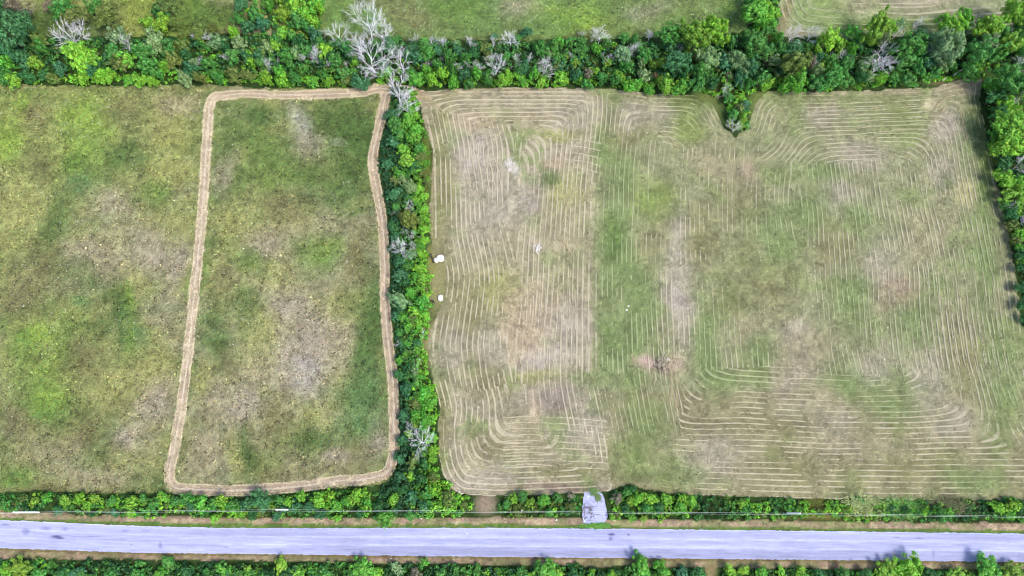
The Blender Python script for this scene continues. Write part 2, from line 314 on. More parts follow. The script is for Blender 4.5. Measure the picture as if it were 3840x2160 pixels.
def region(x, y):
    u, v = proj(x, y)
    r = np.zeros(x.shape, int); u0_, v0_ = u, v
    u = u + (fbm(x, y, .35, 3, 3) - .5) * 15; v = v + (fbm(x, y, .35, 6, 3) - .5) * 15
    r[inpoly(u, v, P_LEFT)] = 1; r[inpoly(u, v, P_RIGHT)] = 3
    r[inpoly(u, v, P_FARM)] = 4; r[inpoly(u, v, P_FARR)] = 5; r[inpoly(u, v, P_SCRUB)] = 6
    u, v = u0_, v0_
    m = (u > 500) & (u < 1620) & (v > 280) & (v < 1900)
    if m.any():
        um, vm = u[m], v[m]
        wob = 1 + (fbm(x[m], y[m], .5, 2, 3) - .5) * .6 + (fbm(x[m], y[m], .08, 4, 2) - .5) * .3
        td = trackdist(um, vm); rm = r[m]; rm[td < wob] = 2
        dj, *_ = segdist(um, vm, JOINP); rm[(dj < 16 * wob)] = 2; r[m] = rm
    return r, u, v
def ground_color(x, y, r, u, v):
    col = np.zeros((len(x), 3)); n1 = fbm(x, y, .05, 0, 5); n2 = fbm(x, y, .16, 3, 4); n3 = .5 + (fbm(x, y, 1.25, 5, 2) - .5) * .7 + (fbm(x, y, .4, 2, 2) - .5) * .5
    base = {0: (58, 82, 40), 1: (144, 154, 98), 2: (216, 204, 172), 3: (170, 166, 134), 4: (118, 150, 84), 5: (152, 166, 118), 6: (112, 136, 62)}
    for i in range(7):
        m = r == i; col[m] = base[i]
    def mixn(m, c, f):
        col[m] = col[m] * (1 - f[m][:, None]) + np.array(c, float) * f[m][:, None]
    mm = (r == 1) | (r == 6); mf = (r == 3) | (r == 5); m4 = r == 4
    mixn(mm, Y_, sstep(.5, .72, n2) * .55); mixn(mm, D_, sstep(.5, .3, n2) * .5); mixn(mm, PK, sstep(.56, .7, n1) * .5)
    mixn(mf, (176, 168, 144), sstep(.5, .7, n1) * .4); mixn(mf, G_, sstep(.48, .3, n2) * .45)
    mixn(m4, B_, sstep(.52, .7, n2) * .35); mixn(m4, G_, sstep(.5, .32, n1) * .5)
    # right of the dividing line of the mown field the sward is greener
    uS = u / S; vS = v / S
    dv = np.interp(vS, [p[1] for p in DIV], [p[0] for p in DIV])
    gr = (r == 3) & (uS > dv) & (vS > 240) & (vS < 985)
    mixn(gr, (134, 148, 98), np.full(len(x), .5)); mixn((r == 3) & (uS > dv) & (vS >= 985), (138, 138, 94), np.full(len(x), .5))
    FG = [(a, b, c_, d_, ((124, 146, 90) if col_ == G_ else ((112, 130, 80) if col_ == D_ else ((138, 134, 98) if col_ == B_ else ((176, 170, 150) if col_ == PK else col_))))) for a, b, c_, d_, col_ in B_FIELD]
    for i, B in ((1, B_MEADOW), (3, FG), (4, B_FARM), (5, B_FARR), (6, B_SCRUB)):
        m = r == i
        if m.any():
            c = col[m]; blobs(u[m], v[m], x[m], y[m], c, B, i); col[m] = c
    # fine speckle, alternate pale / dark flecks
    col *= (1 + (n3 - .5) * .5)[:, None]
    # bottom strips: road verge, green margin, ditch
    vt = yint(VERGE_T, u); vg = yint(VERGE_TG, u); rt = yint(ROAD_T, u); rb = yint(ROAD_B, u); vb = yint(VERGE_B, u)
    wob = (fbm(x, y, .35, 6, 3) - .5) * 14
    m = (r == 0) & (v > vt - 4 + wob); col[m] = (np.array((176, 158, 130)) * (1 - .5 * sstep(.42, .6, n2[m]))[:, None] + np.array((130, 144, 84)) * (.5 * sstep(.42, .6, n2[m]))[:, None]) * (1 + (n3[m] - .5) * .6)[:, None]
    m = (r == 0) & (v > vg + wob * .6); col[m] = np.array((106, 134, 68)) * (1 + (n3[m] - .5) * .4)[:, None]
    m = (r == 0) & (v > rb - 3); col[m] = np.array((134, 122, 84)) * (1 + (n3[m] - .5) * .4)[:, None]
    m = (r == 0) & (v > rb + 9 + wob * .5); col[m] = (np.array((166, 148, 120)) * (1 - .55 * sstep(.4, .6, n2[m]))[:, None] + np.array((120, 128, 80)) * (.55 * sstep(.4, .6, n2[m]))[:, None]) * (1 + (n3[m] - .5) * .6)[:, None]
    m = (r == 0) & (v > vb + wob); col[m] = np.array((58, 82, 40))
    # bare ground in the gaps of the road hedge
    for (cx, cy, rx, ry, c) in ((1822, 1890, 46, 46, (166, 148, 128)), (1700, 1840, 30, 16, (150, 138, 118)), (2665, 2140, 26, 40, (158, 146, 104)), (3540, 1890, 60, 30, (108, 96, 62)), (3060, 1890, 50, 40, (98, 104, 50)), (30, 1905, 60, 16, (168, 160, 104)), (3160, 1935, 300, 18, (130, 128, 70)),
                           (3560, 305, 160, 16, (128, 118, 86)), (2680, 340, 60, 40, (86, 98, 50)), (1640, 1050, 60, 150, (164, 160, 112)), (1618, 980, 22, 60, (146, 148, 84)), (1606, 1290, 40, 100, (156, 152, 104)), (2650, 400, 60, 90, (118, 134, 76)), (2845, 400, 40, 110, (120, 138, 78)), (1600, 620, 18, 200, (110, 126, 60)), (3800, 400, 60, 60, (120, 140, 70)), (2860, 150, 30, 40, (130, 110, 60)), (3765, 880, 30, 90, (128, 150, 60))):
        d = ((u - cx) / rx) ** 2 + ((v - cy) / ry) ** 2; wgt = np.exp(-d ** 2) * (r == 0) * .9
        col = col * (1 - wgt[:, None]) + np.array(c, float) * wgt[:, None]
    return (np.clip(col, 5, 255) / 255.0) ** 2.2 * KG

# ------------------------------------------------------------------ the ground sheets (one grid cut into fields)
GX = np.arange(-176, 176.01, .4); GY = np.arange(-30, 170.01, .4)
nx, ny = len(GX), len(GY)
XX, YY = np.meshgrid(GX, GY); X = XX.ravel(); Y = YY.ravel()
rv, UU, VV = region(X, Y)
CC = ground_color(X, Y, rv, UU, VV)
Z = np.zeros(len(X))
Z += np.where((rv == 1) | (rv == 6), (fbm(X, Y, .9, 1, 3) - .3) * .5, 0) + np.where((rv == 3) | (rv == 5), (fbm(X, Y, 1.2, 2, 2) - .4) * .14, 0)
Z += np.where(rv == 4, (fbm(X, Y, .9, 1, 3) - .3) * .25, 0) + np.where(rv == 2, (fbm(X, Y, 1.1, 3, 3) - .5) * .16, 0)
TD = trackdist(UU, VV)
stripe_c = np.where((rv == 2), np.exp(-(TD / .12) ** 2) + .8 * np.exp(-((TD - .86) / .1) ** 2), 0)
rut = np.where((rv == 2), np.exp(-((TD - .5) / .2) ** 2), 0)
CC = CC * (1 + stripe_c * .34 - rut * .10 * (.5 + fbm(X, Y, .3, 4, 3)))[:, None]
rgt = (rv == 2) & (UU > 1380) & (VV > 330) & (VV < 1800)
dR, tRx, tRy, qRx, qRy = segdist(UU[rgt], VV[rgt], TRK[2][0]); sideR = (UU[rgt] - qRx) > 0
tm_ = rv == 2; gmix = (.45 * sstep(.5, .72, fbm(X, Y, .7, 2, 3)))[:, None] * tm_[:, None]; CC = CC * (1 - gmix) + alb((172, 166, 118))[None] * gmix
CC[rgt] *= np.where(sideR, .70, 1.0)[:, None] * np.array([[1.0, .95, .93]])  # right half darkened: hedge shadow painted into the track colour
onroad = (VV > yint(ROAD_T, UU) - 6) & (VV < yint(ROAD_B, UU) + 6)
Z = np.where(onroad, -.05, Z)
ditch = np.exp(-((VV - (yint(VERGE_T, UU) - 18)) / 14.0) ** 2) * (rv == 0)
Z -= ditch * .5
idx = np.arange(nx * ny).reshape(ny, nx)
Q = np.stack([idx[:-1, :-1], idx[:-1, 1:], idx[1:, 1:], idx[1:, :-1]], -1).reshape(-1, 4)
fc = rv[Q[:, 0]]
V3 = np.stack([X, Y, Z], 1)
gm = [M['soil'], M['meadow'], M['track'], M['field'], M['meadow'], M['field'], M['meadow']]
for i, nm in enumerate(REG):
    q = Q[fc == i]
    if not len(q): continue
    u_, inv = np.unique(q.ravel(), return_inverse=True)
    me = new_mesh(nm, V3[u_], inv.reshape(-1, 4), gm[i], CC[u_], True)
    link(nm, me, kind='structure')
# land out to the horizon, a frame of four sheets round the detailed ground
def far_sheet(x0, x1, y0, y1, n, m_):
    gx = np.linspace(x0, x1, n); gy = np.linspace(y0, y1, m_); a, b = np.meshgrid(gx, gy); a = a.ravel(); b = b.ravel()
    c = fbm(a, b, .012, 1, 4)[:, None]; cc = alb(G_)[None] * (1 - c) + alb(Y_)[None] * c
    id2 = np.arange(n * m_).reshape(m_, n)
    f = np.stack([id2[:-1, :-1], id2[:-1, 1:], id2[1:, 1:], id2[1:, :-1]], -1).reshape(-1, 4)
    return np.stack([a, b, np.full(len(a), -.02)], 1), f, cc
VS, FS, CS, off = [], [], [], 0
for args in ((-4000, -176, -4000, 4000, 60, 90), (176, 4000, -4000, 4000, 60, 90), (-176, 176, 170, 4000, 8, 80), (-176, 176, -4000, -30, 8, 80)):
    a, f, c = far_sheet(*args); VS.append(a); FS.append(f + off); CS.append(c); off += len(a)
link("distant_ground", new_mesh("distant_ground", np.concatenate(VS), np.concatenate(FS), M['meadow'], np.concatenate(CS)), kind='structure')

# ------------------------------------------------------------------ road
ra = np.arange(-1150, 5000, 4.0); nl = 40
rtv = yint(smooth(ROAD_T, 8), ra); rbv = yint(smooth(ROAD_B, 8), ra)
rows = []; cols = []
for j in range(nl):
    t = j / (nl - 1); jit = 0
    if j in (0, nl - 1): jit = (vnoise(ra * .12, ra * 0 + j, 1) - .5) * 3.5
    vv = rtv * (1 - t) + rbv * t + jit
    x_, y_ = unproj(ra, vv, .05); rows.append(np.stack([x_, y_, np.full(len(ra), .05 + .06 * (1 - (2 * t - 1) ** 2))], 1))
    st = vnoise(ra * .004 + 3, ra * 0 + t * 7, 2); fine = vnoise(ra * .02, ra * 0 + t * 26, 3); fine2 = vnoise(ra * .09, ra * 0 + t * 40, 4)
    lum = 1.02 + (st - .5) * .12 + (fine - .5) * .13 + (fine2 - .5) * .05
    for c0, a0, w0 in ((.33, .09, .035), (.62, .08, .03), (.74, .04, .03), (.02, .14, .02), (.98, .06, .02)):
        lum += a0 * np.exp(-((t - c0) / w0) ** 2) * (.5 + vnoise(ra * .05, ra * 0 + c0 * 90, 5))
    lum -= .15 * sstep(.6, .75, np.full(len(ra), t)) * sstep(900, 1500, ra) * (.5 + .5 * st) * (1 - .4 * sstep(3000, 3500, ra))
    lum -= .07 * np.exp(-((t - .18) / .06) ** 2) * fine
    c = np.array((172, 179, 214), float)[None] * lum[:, None]
    cols.append(c)
RV = np.array(rows); RC = np.array(cols)                       # (nl, n, 3)
ru = np.broadcast_to(ra, (nl, len(ra))); rvv = np.array([rtv * (1 - j / (nl - 1)) + rbv * j / (nl - 1) for j in range(nl)])
def patch(cx, cy, rx, ry, dark, k=0):
    d = ((ru - cx) / rx) ** 2 + ((rvv - cy) / ry) ** 2
    n = vnoise(ru * .25, rvv * .5, k); wgt = np.exp(-d ** 1.6) * sstep(.2, .55, n + .18) * dark
    RC[:] = RC * (1 - wgt[..., None]) + np.array((92, 94, 138), float) * wgt[..., None]
for a in ((212, 2012, 20, 5, .95, 1), (225, 2018, 16, 3.5, .95, 2), (97, 1993, 14, 12, .45, 3), (172, 1982, 20, 6, .4, 4), (20, 1967, 18, 4, .5, 5), (243, 1984, 14, 6, .35, 1),
          (330, 2013, 70, 1.6, .5, 2), (602, 2045, 8, 13, .4, 3), (470, 1990, 14, 6, .25, 4), (545, 1991, 18, 6, .2, 5), (2293, 2004, 13, 5, .95, 2), (2290, 2020, 9, 8, .5, 3), (2357, 2005, 5, 5, .6, 4),
          (2515, 1997, 18, 2, .4, 1), (3362, 2016, 14, 2, .6, 2), (3445, 2019, 14, 2, .6, 3), (3500, 2018, 110, 1.4, .35, 3), (3500, 2075, 6, 16, .3, 4), (848, 2052, 8, 2, .5, 5), (492, 2042, 5, 2, .6, 1), (3190, 2097, 8, 5, .35, 2), (3830, 2090, 20, 16, .25, 1), (1640, 2038, 30, 3, .25, 2)):
    patch(*a)
rid = np.arange(nl * len(ra)).reshape(nl, -1)
RF = np.stack([rid[:-1, :-1], rid[1:, :-1], rid[1:, 1:], rid[:-1, 1:]], -1).reshape(-1, 4)
link("road", new_mesh("road", RV.reshape(-1, 3), RF, M['road'], (np.clip(RC.reshape(-1, 3), 5, 255) / 255) ** 2.2 * KG * 1.0, True), kind='structure')

# ------------------------------------------------------------------ gravel driveway (irregular edge)
cu = sum(p[0] for p in DRIVE) / len(DRIVE); cv = sum(p[1] for p in DRIVE) / len(DRIVE)
ring = smooth(DRIVE, 8, True); Vd = []; Fd = []; Cd = []
nr = 14
for k in range(nr + 1):
    f = k / nr
    for i, (a, b) in enumerate(ring):
        jt = 1 + (random.random() - .5) * .10 * (f > .9)
        x_, y_ = unproj(cu + (a - cu) * f * jt, cv + (b - cv) * f * jt, .05)
        Vd.append((x_, y_, .05 + .05 * (1 - f) + random.uniform(0, .012))); lu = 1 + random.uniform(-.07, .07)
        Cd.append(np.array((184, 192, 226)) * lu)
n_ = len(ring)
for k in range(nr):
    for i in range(n_):
        j = (i + 1) % n_; Fd.append((k * n_ + i, k * n_ + j, (k + 1) * n_ + j, (k + 1) * n_ + i))
link("gravel_driveway", new_mesh("gravel_driveway", Vd, Fd, M['gravel'], (np.clip(np.array(Cd), 5, 255) / 255) ** 2.2 * KG, True), kind='structure')

# ------------------------------------------------------------------ grass tufts of the meadows, stubble of the fields
def scatter(n, regs, xr=(-172, 172), yr=(-16, 160)):
    x = RNG.uniform(*xr, n); y = RNG.uniform(*yr, n)
    r, u, v = region(x, y)
    m = np.isin(r, regs) & (u > -120) & (u < 3960) & (v > -80)
    return x[m], y[m], r[m], u[m], v[m]
def tuft_mesh(name, x, y, z, c, size, hgt):
    n = len(x); a = RNG.uniform(0, 2 * math.pi, n); dx = np.cos(a) * size; dy = np.sin(a) * size
    lx = RNG.normal(0, 1, n) * size * .7; ly = RNG.normal(0, 1, n) * size * .7
    V = np.stack([np.stack([x - dx, y - dy, z], 1), np.stack([x + dx, y + dy, z], 1), np.stack([x + lx - dy, y + ly + dx, z + hgt], 1)], 1).reshape(-1, 3)
    return new_mesh(name, V, np.arange(3 * n).reshape(-1, 3), M['tuft'], np.repeat(c, 3, 0))
x, y, r, u, v = scatter(520000, (1, 4, 6))
c = ground_color(x, y, r, u, v); br = RNG.uniform(.2, 1.35, len(x)) + (RNG.random(len(x)) < .14) * .9; c = c * br[:, None]
c[:, 0] *= RNG.uniform(.85, 1.2, len(x)); c[:, 2] *= RNG.uniform(.7, 1.2, len(x))
wf = sstep(.54, .70, fbm(x, y, .11, 5, 4)) * .22 + .0025
wh = (RNG.random(len(x)) < wf) & (r != 6)
c[wh] = np.array([.44, .46, .38]) * RNG.uniform(.7, 1.3, wh.sum())[:, None]
k = np.where(wh, .5, 1.0)
link("meadow_grass", tuft_mesh("meadow_grass", x, y, np.full(len(x), .04), c, RNG.uniform(.12, .32, len(x)) * k, np.where(r == 4, .12, .26) * RNG.uniform(.4, 1.3, len(x)) + wh * .12), kind='stuff', label='rough meadow grass with scattered white flower heads', category='grass')
x, y, r, u, v = scatter(380000, (3, 5, 2))
c = ground_color(x, y, r, u, v); br = RNG.uniform(.3, 1.35, len(x)) + (RNG.random(len(x)) < .16) * .7; c = c * br[:, None]; c[:, 2] *= RNG.uniform(.8, 1.15, len(x))
link("mown_stubble", tuft_mesh("mown_stubble", x, y, np.full(len(x), .02), c, RNG.uniform(.09, .22, len(x)), .11 * RNG.uniform(.4, 1.3, len(x))), kind='stuff', label='short pale stubble left on the mown field', category='grass')

# ------------------------------------------------------------------ hay rows: lines of cut hay following the rounds of the mower
PRW = spw(P_LB)
divw = spw(DIV)
def near(pts, x, y): return segdist(x, y, pts, True)
# the left block: field boundary left of the dividing line ; the right block: the rest
PLS = [(p if p[0] < 1540 else None) for p in P_LB]
left_poly = spw([p for p in P_LB[:26] if p[0] < 1540] + [(1540, 1235), (1520, 1100), (1490, 960), (1490, 760), (1492, 600), (1497, 460), (1515, 280), (1515, 223), (1480, 222), (1300, 222), (1150, 222), (1090, 232)])
right_poly = spw([(1515, 223), (1515, 280), (1497, 460), (1492, 600), (1490, 760), (1490, 960), (1520, 1100), (1540, 1235), (1580, 1221)] + P_LB[27:56])
def rows(n, polyw, spacing, strength, jit=.09, seed=0, colr=(214, 206, 178), colg=(186, 196, 148), regs=3, sides=None, band=None):
    xs = [p[0] for p in polyw]; ys = [p[1] for p in polyw]
    x = RNG.uniform(max(min(xs), -172), min(max(xs), 172), n); y = RNG.uniform(max(min(ys), -14), min(max(ys), 158), n)
    m = inpoly(x, y, polyw); x, y = x[m], y[m]
    st = .6; gx = np.arange(min(xs) - 6, max(xs) + 6, st); gy = np.arange(min(ys) - 6, max(ys) + 6, st); AX, AY = np.meshgrid(gx, gy, indexing='ij')
    D0, *_ = segdist(AX.ravel(), AY.ravel(), polyw, True); D0 = np.where(inpoly(AX.ravel(), AY.ravel(), polyw), D0, -D0).reshape(AX.shape)
    def blur(D, sg):
        r_ = int(3 * sg / st); kx = np.exp(-.5 * (np.arange(-r_, r_ + 1) * st / sg) ** 2); kx /= kx.sum()
        Dp = np.pad(D, r_, mode='edge'); Dp = np.apply_along_axis(lambda a: np.convolve(a, kx, 'valid'), 0, Dp); return np.apply_along_axis(lambda a: np.convolve(a, kx, 'valid'), 1, Dp)
    w1 = sstep(1.5, 7, D0); w2 = sstep(8, 22, D0)
    DM = D0 * (1 - w1) + blur(D0, 2.0) * w1; DM = DM * (1 - w2) + blur(D0, 3.6) * w2; DM = blur(DM, .7)
    GXD, GYD = np.gradient(DM, st)
    def look(T):
        fx = np.clip((x - gx[0]) / st, 0, len(gx) - 1.001); fy = np.clip((y - gy[0]) / st, 0, len(gy) - 1.001); i = fx.astype(int); j = fy.astype(int); fx -= i; fy -= j
        return (T[i, j] * (1 - fx) + T[i + 1, j] * fx) * (1 - fy) + (T[i, j + 1] * (1 - fx) + T[i + 1, j + 1] * fx) * fy
    if sides is not None:                                       # between the headlands the mower runs along the long sides only
        Ds = np.min([segdist(AX.ravel(), AY.ravel(), sd)[0] for sd in sides], axis=0).reshape(AX.shape); Ds = blur(Ds, 1.5); SX, SY = np.gradient(Ds, st)
        ub, vb_ = proj(x, y); inb = band(ub / S + (fbm(x, y, .1, 4, 2) - .5) * 60, vb_ / S + (fbm(x, y, .1, 2, 2) - .5) * 60)
        mixf = lambda A_, B_2: np.where(inb, B_2, A_)
        d = mixf(look(DM), look(Ds)); g = np.stack([mixf(look(GXD), look(SX)), mixf(look(GYD), look(SY))], 1)
    else:
        d = look(DM); g = np.stack([look(GXD), look(GYD)], 1)
    gl = np.linalg.norm(g, axis=1); flat_ = gl < .35; g /= np.maximum(gl, .35)[:, None] 
    m = ~flat_; x, y, d, g = x[m], y[m], d[m], g[m]; tx, ty = -g[:, 1], g[:, 0]
    dj = d + (fbm(x, y, .05, 6, 2) - .5) * 1.6 * sstep(3, 12, d)               # lines wander a little
    kk = np.round(dj / spacing); off_ = kk * spacing - dj + RNG.normal(0, jit, len(x))
    x = x + g[:, 0] * off_; y = y + g[:, 1] * off_
    r, u, v = region(x, y)
    lineS = vnoise(kk * 3.7 + seed, kk * 0 + np.arctan2(ty, tx) * 1.5, 2)      # every line has its own weight
    keep = (r == regs) & (RNG.random(len(x)) < strength(u / S, v / S, x, y, kk) * (.1 + 1.2 * lineS) * (.02 + 1.25 * sstep(.36, .68, fbm(x, y, .22, 7, 3))) * (.5 + .9 * sstep(.36, .62, fbm(x, y, .035, 3, 3))))
    x, y, tx, ty, r, u, v = x[keep], y[keep], tx[keep], ty[keep], r[keep], u[keep], v[keep]
    gc = ground_color(x, y, r, u, v); greenish = sstep(1.0, 1.25, gc[:, 1] / gc[:, 0])[:, None]
    c = alb(colr)[None] * (1 - greenish) + alb(colg)[None] * greenish
    c = (c * .86 + gc * .34) * RNG.uniform(.85, 1.2, len(x))[:, None]
    a = RNG.normal(0, .35, len(x)); tx2 = tx * np.cos(a) - ty * np.sin(a); ty2 = tx * np.sin(a) + ty * np.cos(a)
    P = np.stack([x, y, RNG.uniform(.06, .14, len(x))], 1); Nn = np.stack([RNG.normal(0, .25, len(x)), RNG.normal(0, .25, len(x)), np.ones(len(x))], 1)
    V, F = quads(P, Nn, RNG.uniform(.045, .085, len(x)), 2.8, tang=np.stack([tx2, ty2, np.zeros(len(x))], 1))
    return V, F, np.repeat(c, 4, 0)
def sA(us, vs_, x, y, k):
    s = np.full(len(us), .5)
    s += .7 * np.exp(-(((us - 1340) / 150) ** 2 + ((vs_ - 780) / 170) ** 2) ** 2) + .5 * np.exp(-((us - 1370) / 200) ** 4 - ((vs_ - 1110) / 60) ** 4) + .5 * np.exp(-((us - 1450) / 100) ** 4 - ((vs_ - 370) / 80) ** 4) + .5 * (k <= 3)
    s -= .3 * np.exp(-(((us - 1300) / 100) ** 2 + ((vs_ - 560) / 90) ** 2) ** 2)
    return s
def sB(us, vs_, x, y, k):
    s = np.full(len(us), .34)
    s += .3 * sstep(2250, 2400, us) * (vs_ < 1150) + .3 * np.exp(-((us - 1620) / 130) ** 4 - ((vs_ - 760) / 260) ** 4) + .5 * np.exp(-((us - 2200) / 190) ** 4 - ((vs_ - 290) / 60) ** 4) + .3 * sstep(960, 1060, vs_) * sstep(1650, 1750, us)
    s -= .25 * sstep(940, 980, vs_) + .3 * np.exp(-(((us - 1900) / 130) ** 2 + ((vs_ - 740) / 150) ** 2) ** 2)
    return s
Rv, Rf, Rc, off = [], [], [], 0
DIVS = spw([(1515, 200)] + DIV[1:]); LSIDE = spw([(1060, 262), (1085, 390), (1088, 600), (1105, 700), (1090, 800), (1078, 870), (1090, 950), (1106, 1040), (1104, 1150), (1120, 1250)])
RSIDE = spw([(2700, 1300), (2640, 1050), (2585, 900), (2572, 820), (2556, 700), (2530, 560), (2500, 430), (2480, 330), (2462, 220)])
jobs = [rows(520000, left_poly, 1.32, sA, .075, sides=[DIVS, LSIDE], band=lambda a, b: (b > np.where(a > 1310, 440, 300)) & (b < 960)),
        rows(900000, right_poly, 1.30, sB, .075, 5, sides=[DIVS, RSIDE], band=lambda a, b: (b > np.where(a < 1900, 360, 400)) & (b < np.where(a < 1720, 1110, 930)))]
fr = spw([(1960, -60), (1960, 0), (1975, 50), (2010, 78), (2100, 86), (2300, 92), (2576, 70), (2900, 60), (2900, -60)])
jobs.append(rows(90000, fr, 1.9, lambda a, b, c, d, k: 1.6 + 0 * a, .12, 9, regs=5))
for V, F, c in jobs:
    Rv.append(V); Rf.append(F + off); Rc.append(c); off += len(V)
link("hay_rows", new_mesh("hay_rows", np.concatenate(Rv), np.concatenate(Rf), M['hay'], np.concatenate(Rc)), kind='stuff', label='thin rows of pale cut hay on the mown field', category='hay')
# hay combed into the centre and the edges of the mown track + loose swirls near the field corner
def along(pts_px, n, offs, jit, col, sz=(.06, .12)):
    P = np.array([unproj(a, b) for a, b in pts_px]); seg = np.diff(P, axis=0); L = np.hypot(seg[:, 0], seg[:, 1]); cs = np.concatenate([[0], np.cumsum(L)])
    s = RNG.uniform(0, cs[-1], n); i = np.clip(np.searchsorted(cs, s) - 1, 0, len(L) - 1); t = (s - cs[i]) / L[i]
    T = seg[i] / L[i][:, None]; p = P[i] + seg[i] * t[:, None]
    o = RNG.choice(offs, n) + RNG.normal(0, jit, n) + (vnoise(s * .25, s * 0 + 3, 4) - .5) * .3
    x = p[:, 0] - T[:, 1] * o; y = p[:, 1] + T[:, 0] * o
    kp = RNG.random(n) < .1 + 1.1 * vnoise(s * .35, o, 3) ** 1.5; x, y, T = x[kp], y[kp], T[kp]; m = len(x)
    a = RNG.normal(0, .5, m); tx = T[:, 0] * np.cos(a) - T[:, 1] * np.sin(a); ty = T[:, 0] * np.sin(a) + T[:, 1] * np.cos(a)
    V, F = quads(np.stack([x, y, RNG.uniform(.1, .22, m)], 1), np.stack([RNG.normal(0, .3, m), RNG.normal(0, .3, m), np.ones(m)], 1), RNG.uniform(*sz, m), 2.2, tang=np.stack([tx, ty, 0 * tx], 1))
    return V, F, np.repeat(alb(col)[None] * RNG.uniform(.8, 1.15, m)[:, None], 4, 0)
Rv, Rf, Rc, off = [], [], [], 0
for (pts, hw) in TRK:
    for o_, j_, c_ in (((0,), .1, (236, 224, 198)), ((-1.15, 1.15), .09, (232, 222, 180)), ((-.6, .6), .3, (206, 188, 164))):
        V, F, c = along(pts, 4200, o_, j_, c_); Rv.append(V); Rf.append(F + off); Rc.append(c); off += len(V)
for line in ([(1030, 228), (1070, 244), (1100, 268), (1130, 300)], [(1000, 228), (1050, 240), (1085, 262), (1110, 290)], [(1100, 240), (1150, 228), (1250, 224), (1400, 226)], [(1060, 250), (1066, 300), (1082, 345), (1093, 390), (1090, 450), (1090, 590)],
             [(2330, 305), (2360, 262), (2400, 235), (2440, 212)], [(2350, 300), (2378, 270)], [(1660, 330), (1690, 352), (1700, 370)], [(1240, 1000), (1200, 1060), (1175, 1110), (1185, 1150), (1230, 1180), (1330, 1188)],
             [(1400, 580), (1440, 640)], [(1345, 480), (1380, 560), (1395, 640)], [(1460, 470), (1430, 500), (1415, 560)], [(1480, 300), (1360, 296), (1290, 300)],
             [(2415, 275), (2425, 320), (2432, 350)], [(1590, 890), (1600, 920)], [(1690, 895), (1688, 1010)], [(1702, 900), (1700, 1060)]):
    V, F, c = along(smooth(sp(line)), 420, (0,), .16, (200, 190, 146)); Rv.append(V); Rf.append(F + off); Rc.append(c); off += len(V)
bright = [[(2090 + 8 * i, 262 + 15.2 * i), (2220, 257 + 15.2 * i), (2352 - 11 * i, 250 + 15.2 * i)] for i in range(6)]
bright += [[(1205 + 6 * abs(3 - i), 1052 + 15 * i), (1330, 1049 + 15 * i), (1420, 1050 + 15.5 * i), (1528, 1060 + 15 * i)] for i in range(9)]
bright += [[(1480 - 15 * i, 690 + 10 * (i % 3)), (1478 - 15.5 * i, 800), (1474 - 16.5 * i, 935 - 10 * (i % 4))] for i in range(12)]
bright += [[(1400 - 4 * i, 345 + 17 * i), (1460, 352 + 18 * i), (1512, 362 + 19 * i)] for i in range(5)]
bright += [[(1170 + 14 * i, 350 + 6 * i), (1176 + 15 * i, 420), (1186 + 15 * i, 480)] for i in range(6)]
bright += [[(2300 + 24 * i, 640), (2318 + 24 * i, 800), (2345 + 25 * i, 980)] for i in range(9)]
bright += [[(1120, 262), (1300, 256), (1500, 258), (1640, 262)], [(1150, 274), (1300, 270), (1512, 274)]]
for line in bright:
    V, F, c = along(smooth(sp(line)), 430, (0,), .07, (232, 222, 190), (.045, .09)); V[:, 2] -= .03; Rv.append(V); Rf.append(F + off); Rc.append(c); off += len(V)
link("loose_hay", new_mesh("loose_hay", np.concatenate(Rv), np.concatenate(Rf), M['hay'], np.concatenate(Rc)), kind='stuff', label='loose pale hay combed along the mown track and field corners', category='hay')

# ------------------------------------------------------------------ undergrowth of the hedges (mounded leaf clumps)
H_TOP = sp([(-120, 105), (0, 104), (200, 96), (400, 100), (600, 96), (800, 108), (1000, 108), (1300, 110), (1600, 112), (1720, 105), (1850, 108), (2000, 112), (2200, 104), (2400, 92), (2700, 60),
            (2700, 150), (2500, 185), (2440, 190), (2340, 214), (2150, 222), (1930, 224), (1885, 240), (1878, 318), (1852, 332), (1832, 312), (1826, 244), (1745, 228), (1640, 230), (1480, 216), (1150, 216), (1060, 214), (900, 214), (700, 216), (500, 208), (200, 210), (-120, 206)])
H_MID = sp([(985, 214), (1052, 230), (1052, 300), (1072, 345), (1078, 400), (1074, 600), (1076, 640), (1086, 700), (1080, 800), (1066, 860), (1074, 920), (1094, 980), (1101, 1030), (1092, 1070), (1096, 1150),
            (1106, 1195), (1150, 1245), (1185, 1262), (1185, 1300), (960, 1300), (960, 1232), (998, 1190), (1010, 1120), (1010, 1050), (1006, 950), (996, 850), (986, 750), (984, 650), (982, 560), (966, 480), (952, 405), (963, 350), (980, 300)])
H_RL = sp([(-120, 1246), (100, 1244), (300, 1250), (480, 1254), (600, 1256), (720, 1248), (800, 1238), (960, 1232), (1000, 1240), (1000, 1302), (800, 1302), (600, 1300), (300, 1296), (150, 1288), (-120, 1282)])
H_RM = sp([(1255, 1254), (1380, 1252), (1462, 1246), (1466, 1300), (1380, 1300), (1262, 1300)])
H_RR = sp([(1532, 1244), (1580, 1230), (1640, 1240), (1760, 1252), (2000, 1262), (2576, 1262), (2700, 1264), (2700, 1312), (2300, 1310), (2000, 1306), (1700, 1304), (1540, 1302)])
H_BOT = [(-200, 2100), (960, 2112), (1920, 2126), (2640, 2136), (2650, 2230), (-200, 2230)]
H_BOT2 = [(2700, 2138), (3840, 2146), (4000, 2148), (4000, 2230), (2700, 2230)]
H_RGT = sp([(2478, 200), (2700, 180), (2700, 1100), (2600, 900), (2584, 830), (2566, 690), (2542, 560), (2512, 430), (2492, 330), (2474, 240)])
H_STRIP = sp([(1874, -40), (1960, -40), (1958, 30), (1945, 92), (1890, 92), (1876, 60)])
